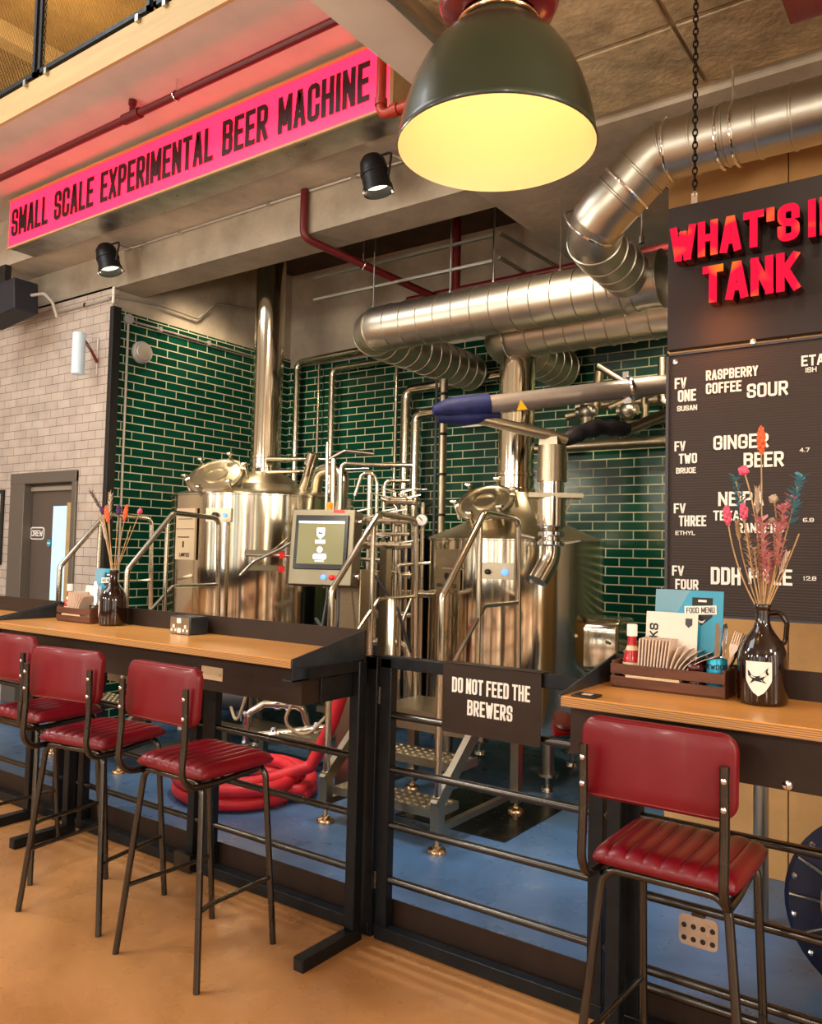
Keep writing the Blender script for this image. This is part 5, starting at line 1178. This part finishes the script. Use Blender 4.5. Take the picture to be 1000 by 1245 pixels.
def ketchup(x, y, label):
    t = thing('ketchup_bottle', label, 'sauce bottle', (x, y, CB), group='red sauce bottles')
    obj('bottle', MB().lathe([(.026, 0), (.029, .004), (.029, .07), (.026, .09), (.017, .118), (.014, .14), (.0135, .155)], 28), 'ketchup', t, local=True, ang=60)
    obj('cap', MB().lathe([(.0165, .155), (.0165, .19), (.015, .193)], 24), 'white', t, local=True)
    obj('neck_label', MB().lathe([(.0145, .132), (.0175, .118), (.0205, .110)], 24, cap=False), 'gold_label', t, local=True, ang=60)
    lb = obj('label', MB().lathe([(.0294, .03), (.0294, .072)], 28, cap=False), 'gold_label', t, local=True, ang=60)
    obj('lettering', text(MB(), 'HEINZ', frame((0, -.0298, .05), (1, 0, 0), (0, 0, 1)), .011, .008, .002, center=True, d=.0006), 'dark_letter', lb, local=True)
ketchup(-.958, 2.60, 'red sauce bottle with a white cap in the right crate'); ketchup(-4.14, 2.60, 'red sauce bottle with a white cap in the left crate')
def napkin(i, n, x0, dx, y0, grp, lab):
    x = x0 + dx * i; lean = .10 + .022 * i; curl = max(0, (i - n * .6)) * .014; q = MB(); N_ = 8
    prof = []
    for k in range(N_ + 1):
        u = k / N_; prof.append((x + lean * .14 * u * .5 + curl * u ** 3 * 1.1, CB + .152 * u - curl * .25 * u ** 3 - .0016 * i * u * (i > n * .6)))
    vs = []
    for (px, pz) in prof: vs += [(px, y0, pz), (px, y0 + .10, pz + .003), (px + .004, y0 + .10, pz + .003), (px + .004, y0, pz)]
    fs = [(k * 4 + a, k * 4 + (a + 1) % 4, k * 4 + 4 + (a + 1) % 4, k * 4 + 4 + a) for k in range(N_) for a in range(4)] + [(3, 2, 1, 0), (N_ * 4, N_ * 4 + 1, N_ * 4 + 2, N_ * 4 + 3)]
    return one('napkin', q.add(vs, fs), 'paper', lab, 'napkin', grp)
for i in range(15): napkin(i, 15, -.928, .0092, 2.56, 'napkins in the right crate', 'folded beige paper napkin standing in the right crate')
for i in range(9): napkin(i, 9, -4.10, .0105, 2.56, 'napkins in the left crate', 'folded beige paper napkin standing in the left crate')
def mill(x, y, label):
    t = thing('pepper_mill', label, 'mill', (x, y, CB), group='mahogany mills')
    obj('body', MB().lathe([(.026, 0), (.027, .004), (.027, .04), (.022, .052), (.0225, .058), (.028, .066), (.029, .08), (.024, .09), (.012, .094)], 28), 'mill', t, local=True, ang=60)
    obj('knob', MB().lathe([(.006, .094), (.008, .098), (.009, .104), (.006, .11), (.001, .112)], 16, cap=False), 'chrome', t, local=True)
mill(-.752, 2.585, 'dark red wooden mill in the right crate, beside the napkins'); mill(-.738, 2.645, 'second dark red wooden mill, tucked behind in the right crate')
t = thing('drink_can', 'bright blue can holding cutlery in the right crate', 'can', (-.688, 2.592, CB))
obj('can_body', MB().lathe([(.026, 0), (.031, .006), (.031, .10), (.028, .106), (.028, .108), (.0265, .108), (.0265, .02)], 32), 'can_blue', t, local=True, ang=60)
obj('rim', MB().torus((0, 0, .108), (0, 0, 1), .0275, .0014, 28, 6), 'chrome', t, local=True)
obj('base_ring', MB().lathe([(.0255, 0), (.0313, .006), (.0313, .012)], 32, cap=False), 'chrome', t, local=True)
def wrap(mb, rad):
    mb.v = [V(((rad + (-v.y)) * math.sin(v.x / rad), -(rad + (-v.y)) * math.cos(v.x / rad), v.z)) for v in mb.v]; return mb
q = text(MB(), 'BREWDOG', frame((-.004, 0, .077), (1, 0, 0), (0, 0, 1)), .015, .0105, .0028, center=True, d=.0004, z0=.0004); obj('lettering', wrap(q, .031), 'dark_letter', t, local=True)
q = MB().box(-.018, .03, -.0006, 0, .064, .067).box(-.014, .02, -.0006, 0, .040, .043); obj('can_print', wrap(q, .031), 'dark_letter', t, local=True)
def cutlery(kind, x, y, lean, rz, label):
    t = thing(kind, label, 'knife' if kind == 'table_knife' else 'fork', (x, y, CB + .012), rz, group='cutlery in the blue can' if x > -2 else 'cutlery in the left crate')
    L = Matrix.Rotation(lean, 4, 'Y') @ Matrix.Rotation(R(20), 4, 'Z')
    if kind == 'table_knife':
        obj('blade', MB().prism([(-.006, .09), (.006, .09), (.010, .13), (.010, .185), (.004, .205), (-.006, .20)], .0016, L @ Matrix.Rotation(R(90), 4, 'X')), 'chrome', t, local=True)
        obj('knife_handle', MB().prism([(-.005, .0), (.005, .0), (.006, .09), (-.006, .09)], .004, L @ Matrix.Rotation(R(90), 4, 'X')), 'steel', t, local=True)
    else:
        obj('fork_handle', MB().prism([(-.005, 0), (.005, 0), (.003, .11), (-.003, .11)], .0025, L @ Matrix.Rotation(R(90), 4, 'X')), 'steel', t, local=True)
        q = MB(); mx = L @ Matrix.Rotation(R(90), 4, 'X'); q.prism([(-.003, .11), (.003, .11), (.012, .135), (.012, .15), (-.012, .15), (-.012, .135)], .0018, mx)
        for s in (-1.5, -.5, .5, 1.5): q.prism([(s * .0066 - .0016, .15), (s * .0066 + .0016, .15), (s * .0062 + .001, .19), (s * .0062 - .001, .19)], .0016, mx)
        obj('fork_head', q, 'chrome', t, local=True)
cutlery('table_knife', -.694, 2.592, .03, .1, 'steel table knife standing upright in the blue can, nearer one')
cutlery('table_knife', -.687, 2.60, .10, .3, 'second steel table knife behind the first in the blue can')
cutlery('table_fork', -.682, 2.588, .42, .2, 'steel fork leaning right in the blue can, front one')
cutlery('table_fork', -.680, 2.598, .30, -.2, 'steel fork leaning right in the blue can, rear one')
cutlery('table_fork', -3.90, 2.60, .15, .2, 'steel fork standing in the jar of the left crate')
cutlery('table_knife', -3.91, 2.61, -.06, .1, 'steel knife standing in the jar of the left crate')
t = thing('glass_jar', 'clear glass jar of cutlery at the right end of the left crate', 'jar', (-3.905, 2.60, CB))
obj('jar_glass', MB().lathe([(.024, 0), (.028, .004), (.028, .085), (.026, .09), (.024, .088), (.025, .008), (.001, .006)], 28, cap=False), 'clear', t, local=True, ang=60)
def menu(x, y, w, h, kind, label, rz=0, lean=.12):
    t = thing('menu_card', label, 'menu', (x, y, CB), rz, group='menu cards in the crates')
    m = frame((0, 0, 0), (1, 0, 0), (0, lean, 1))
    mk = 'card_blue' if kind == 'food' else 'card_white'
    c = obj('card', MB().box(0, w, 0, h, 0, .003, m), mk, t, local=True)
    if kind == 'food':
        obj('pale_corner', MB().prism([(0, h * .30), (w * .52, h), (0, h)], .0006, m, .003), 'card_blue_pale', t, local=True)
        sx = w * .70; sy = h - .062
        obj('shield', MB().prism([(sx - .032, sy + .04), (sx + .032, sy + .04), (sx + .032, sy - .02), (sx, sy - .048), (sx - .032, sy - .02)], .0008, m, .003), 'black', t, local=True)
        obj('shield_print', MB().box(sx - .013, sx + .013, sy + .026, sy + .033, .0038, .0043, m), 'white', t, local=True); obj('shield_bird', MB().prism([(sx - .012, sy - .03), (sx - .004, sy - .034), (sx + .004, sy - .034), (sx + .012, sy - .028), (sx + .004, sy - .04), (sx - .006, sy - .04)], .0005, m, .0038), 'white', t, local=True)
        bn = Matrix.Rotation(R(4), 4, 'Z'); b_ = m @ Matrix.Translation((sx - .005, sy, 0)) @ bn
        obj('title_band', MB().box(-.05, .05, -.014, .014, .004, .0048, b_), 'white', t, local=True)
        obj('lettering', text(MB(), 'FOOD MENU', b_ @ Matrix.Translation((0, -.009, .0048)), .018, .0098, .0024, center=True, d=.0005, width=.088), 'black', t, local=True)
    else:
        rot = m @ Matrix.Translation((.040, h - .166, .003)) @ Matrix.Rotation(R(90), 4, 'Z')
        obj('lettering', text(MB(), 'DRINKS', rot, .028, .0215, .0055, d=.0006), 'black', t, local=True)
        sx, sy = w - .028, h - .03
        obj('shield', MB().prism([(sx - .011, sy + .014), (sx + .011, sy + .014), (sx + .011, sy - .006), (sx, sy - .016), (sx - .011, sy - .006)], .0006, m, .003).box(sx - .006, sx + .006, sy + .004, sy + .007, .0036, .004, m), 'grey_dark', t, local=True)
    return t
menu(-.905, 2.640, .215, .31, 'food', 'blue card reading FOOD MENU standing in the right crate')
menu(-.925, 2.618, .165, .237, 'drinks', 'white DRINKS menu card in front of the blue one in the right crate')
menu(-4.02, 2.645, .17, .285, 'food', 'blue card reading FOOD MENU standing in the left crate')
menu(-4.06, 2.625, .14, .19, 'drinks', 'white DRINKS menu card in the left crate, behind the napkins')
t = thing('table_tag', 'small black square tag lying on the left end of the right table', 'tag', (-.99, 2.30, TZ))
obj('tag_plate', MB().box(-1.025, -.953, 2.278, 2.345, TZ, TZ + .006), 'black', t, bevel=.002)
obj('tag_hole', MB().box(-1.002, -.972, 2.30, 2.325, TZ + .006, TZ + .0068), 'paper', t)

# ================================================================== boards
t = thing('illuminated_sign', 'dark board with glowing red letters WHAT S IN TANK, hung on a chain', 'sign', (-.3, 3.22, 2.65))
obj('panel', MB().box(-1.052, .55, 3.215, 3.255, 2.408, 2.985), 'board', t, bevel=.002)
BMx = frame((0, 3.215, 0), (1, 0, 0), (0, 0, 1))
def neon_line(s, x, z, h, width, th, rise=0.0):
    w = h * .5; gap = th * .3; tw = text_width(s, w, th, gap, h * .22); k = width / tw; w, gap = w * k, gap * k; sp_ = h * .22 * k
    for ch in s:
        if ch == ' ': x += sp_; continue
        m = BMx @ Matrix.Translation((x, z, 0)); q = MB(); adv = glyph(q, ch, m, 0, h, w, th, .062, .012)
        lt = obj('letter_return', q, 'neon_side', t)
        f = MB(); glyph(f, ch, m, 0, h, w, th * .96, .004, .0745); sub_of(t, lt, 'letter_face', f, 'neon')
        if ch != "'": x += adv + gap
        else: x += adv + gap
    return x
neon_line("WHAT'S", -1.018, 2.735, .136, .466, .028); neon_line('IN', -.525, 2.733, .136, .16, .025)
neon_line('TANK', -.893, 2.552, .142, .34, .029)
light('letter_glow', 'POINT', (-.86, 3.07, 2.49), 3.2, (1.0, .25, .05), size=.12)
t = thing('chain', 'black link chain holding the illuminated sign from the ceiling', 'chain', (-.953, 3.22, 2.95))
z = 3.02; k = 0; q = MB()
while z < 3.97:
    ax = V((1, 0, 0)) if k % 2 else V((0, 1, 0)); u = V((0, 1, 0)) if k % 2 else V((1, 0, 0)); c = V((-.953, 3.235, z))
    pts = [c + u * (.009 * math.cos(a)) + V((0, 0, .017 * math.sin(a))) for a in [2 * math.pi * i / 12 for i in range(12)]]
    q.tube(pts, .0032, 6, closed=True); z += .026; k += 1
obj('links', q, 'chain', t)
obj('hook', MB().box(-.965, -.941, 3.228, 3.242, 2.98, 3.03).ball((-.953, 3.235, 3.03), .014, 8), 'chrome', t)
t = thing('letter_board', 'grooved dark board listing the four tank beers in white letters', 'letter board', (-.3, 3.22, 1.85))
obj('panel', MB().box(-1.046, .55, 3.222, 3.25, 1.368, 2.386), 'ribbed', t)
obj('board_frame', MB().box(-1.055, -1.044, 3.212, 3.255, 1.36, 2.393).box(-1.055, .55, 3.212, 3.255, 2.384, 2.393).box(-1.055, .55, 3.212, 3.255, 1.36, 1.369), 'grey_dark', t)
obj('corner_screw', MB().lathe([(.011, 0), (.010, .005), (.001, .007)], 16, axis_frame((-1.02, 3.222, 2.36), (0, -1, 0)), cap=False), 'chrome', t)
obj('corner_screw', MB().lathe([(.011, 0), (.010, .005), (.001, .007)], 16, axis_frame((-.725, 3.21, 2.40), (0, -1, 0)), cap=False), 'chrome', t)
LBm = frame((0, 3.222, 0), (1, 0, 0), (0, 0, 1))
BOARD = [  # text, pixel-measured left edge / baseline converted to metres on the board, height, width
    ('FV', -1.022, 2.251, 0.043, 0.045),
    ('ONE', -1.009, 2.198, 0.046, 0.070),
    ('SUSAN', -1.012, 2.161, 0.021, 0.077),
    ('RASPBERRY', -0.901, 2.272, 0.039, 0.190),
    ('COFFEE', -0.901, 2.219, 0.042, 0.131),
    ('SOUR', -0.750, 2.190, 0.053, 0.143),
    ('ETA', -0.562, 2.289, 0.039, 0.076),
    ('ISH', -0.548, 2.265, 0.018, 0.038),
    ('FV', -1.021, 2.003, 0.039, 0.042),
    ('TWO', -1.004, 1.953, 0.039, 0.070),
    ('BRUCE', -1.014, 1.914, 0.023, 0.076),
    ('GINGER', -0.872, 2.000, 0.054, 0.201),
    ('BEER', -0.761, 1.927, 0.056, 0.140),
    ('4.7', -0.568, 1.976, 0.015, 0.035),
    ('FV', -1.022, 1.758, 0.039, 0.045),
    ('THREE', -1.002, 1.707, 0.042, 0.104),
    ('ETHYL', -1.015, 1.673, 0.016, 0.076),
    ('NEIPA', -0.853, 1.784, 0.054, 0.165),
    ('TEXAS', -0.871, 1.729, 0.038, 0.120),
    ('RANGERS', -0.784, 1.682, 0.037, 0.163),
    ('6.8', -0.557, 1.722, 0.015, 0.038),
    ('FV', -1.027, 1.514, 0.039, 0.045),
    ('FOUR', -1.014, 1.462, 0.039, 0.088),
    ('DDH', -0.879, 1.486, 0.066, 0.108),
    ('PALE', -0.742, 1.492, 0.058, 0.150),
    ('12.8', -0.557, 1.513, 0.015, 0.046),
]
for s, x, z, h, wd in BOARD:
    th = h * .165
    obj('lettering', text(MB(), s, LBm @ Matrix.Translation((x, z, 0)), h, h * .5, th, gap=th * .45, space=h * .3, d=.004, width=wd), 'white', t)

# poster frame at the left edge
t = thing('poster_frame', 'black framed poster on the white tiled wall at the left edge', 'poster', (-8.55, 4.39, 1.75))
obj('frame', MB().box(-8.9, -8.235, 4.375, 4.40, 1.36, 2.125), 'black', t, bevel=.003)
obj('print', MB().box(-8.86, -8.275, 4.37, 4.376, 1.4, 2.085), 'poster', t)
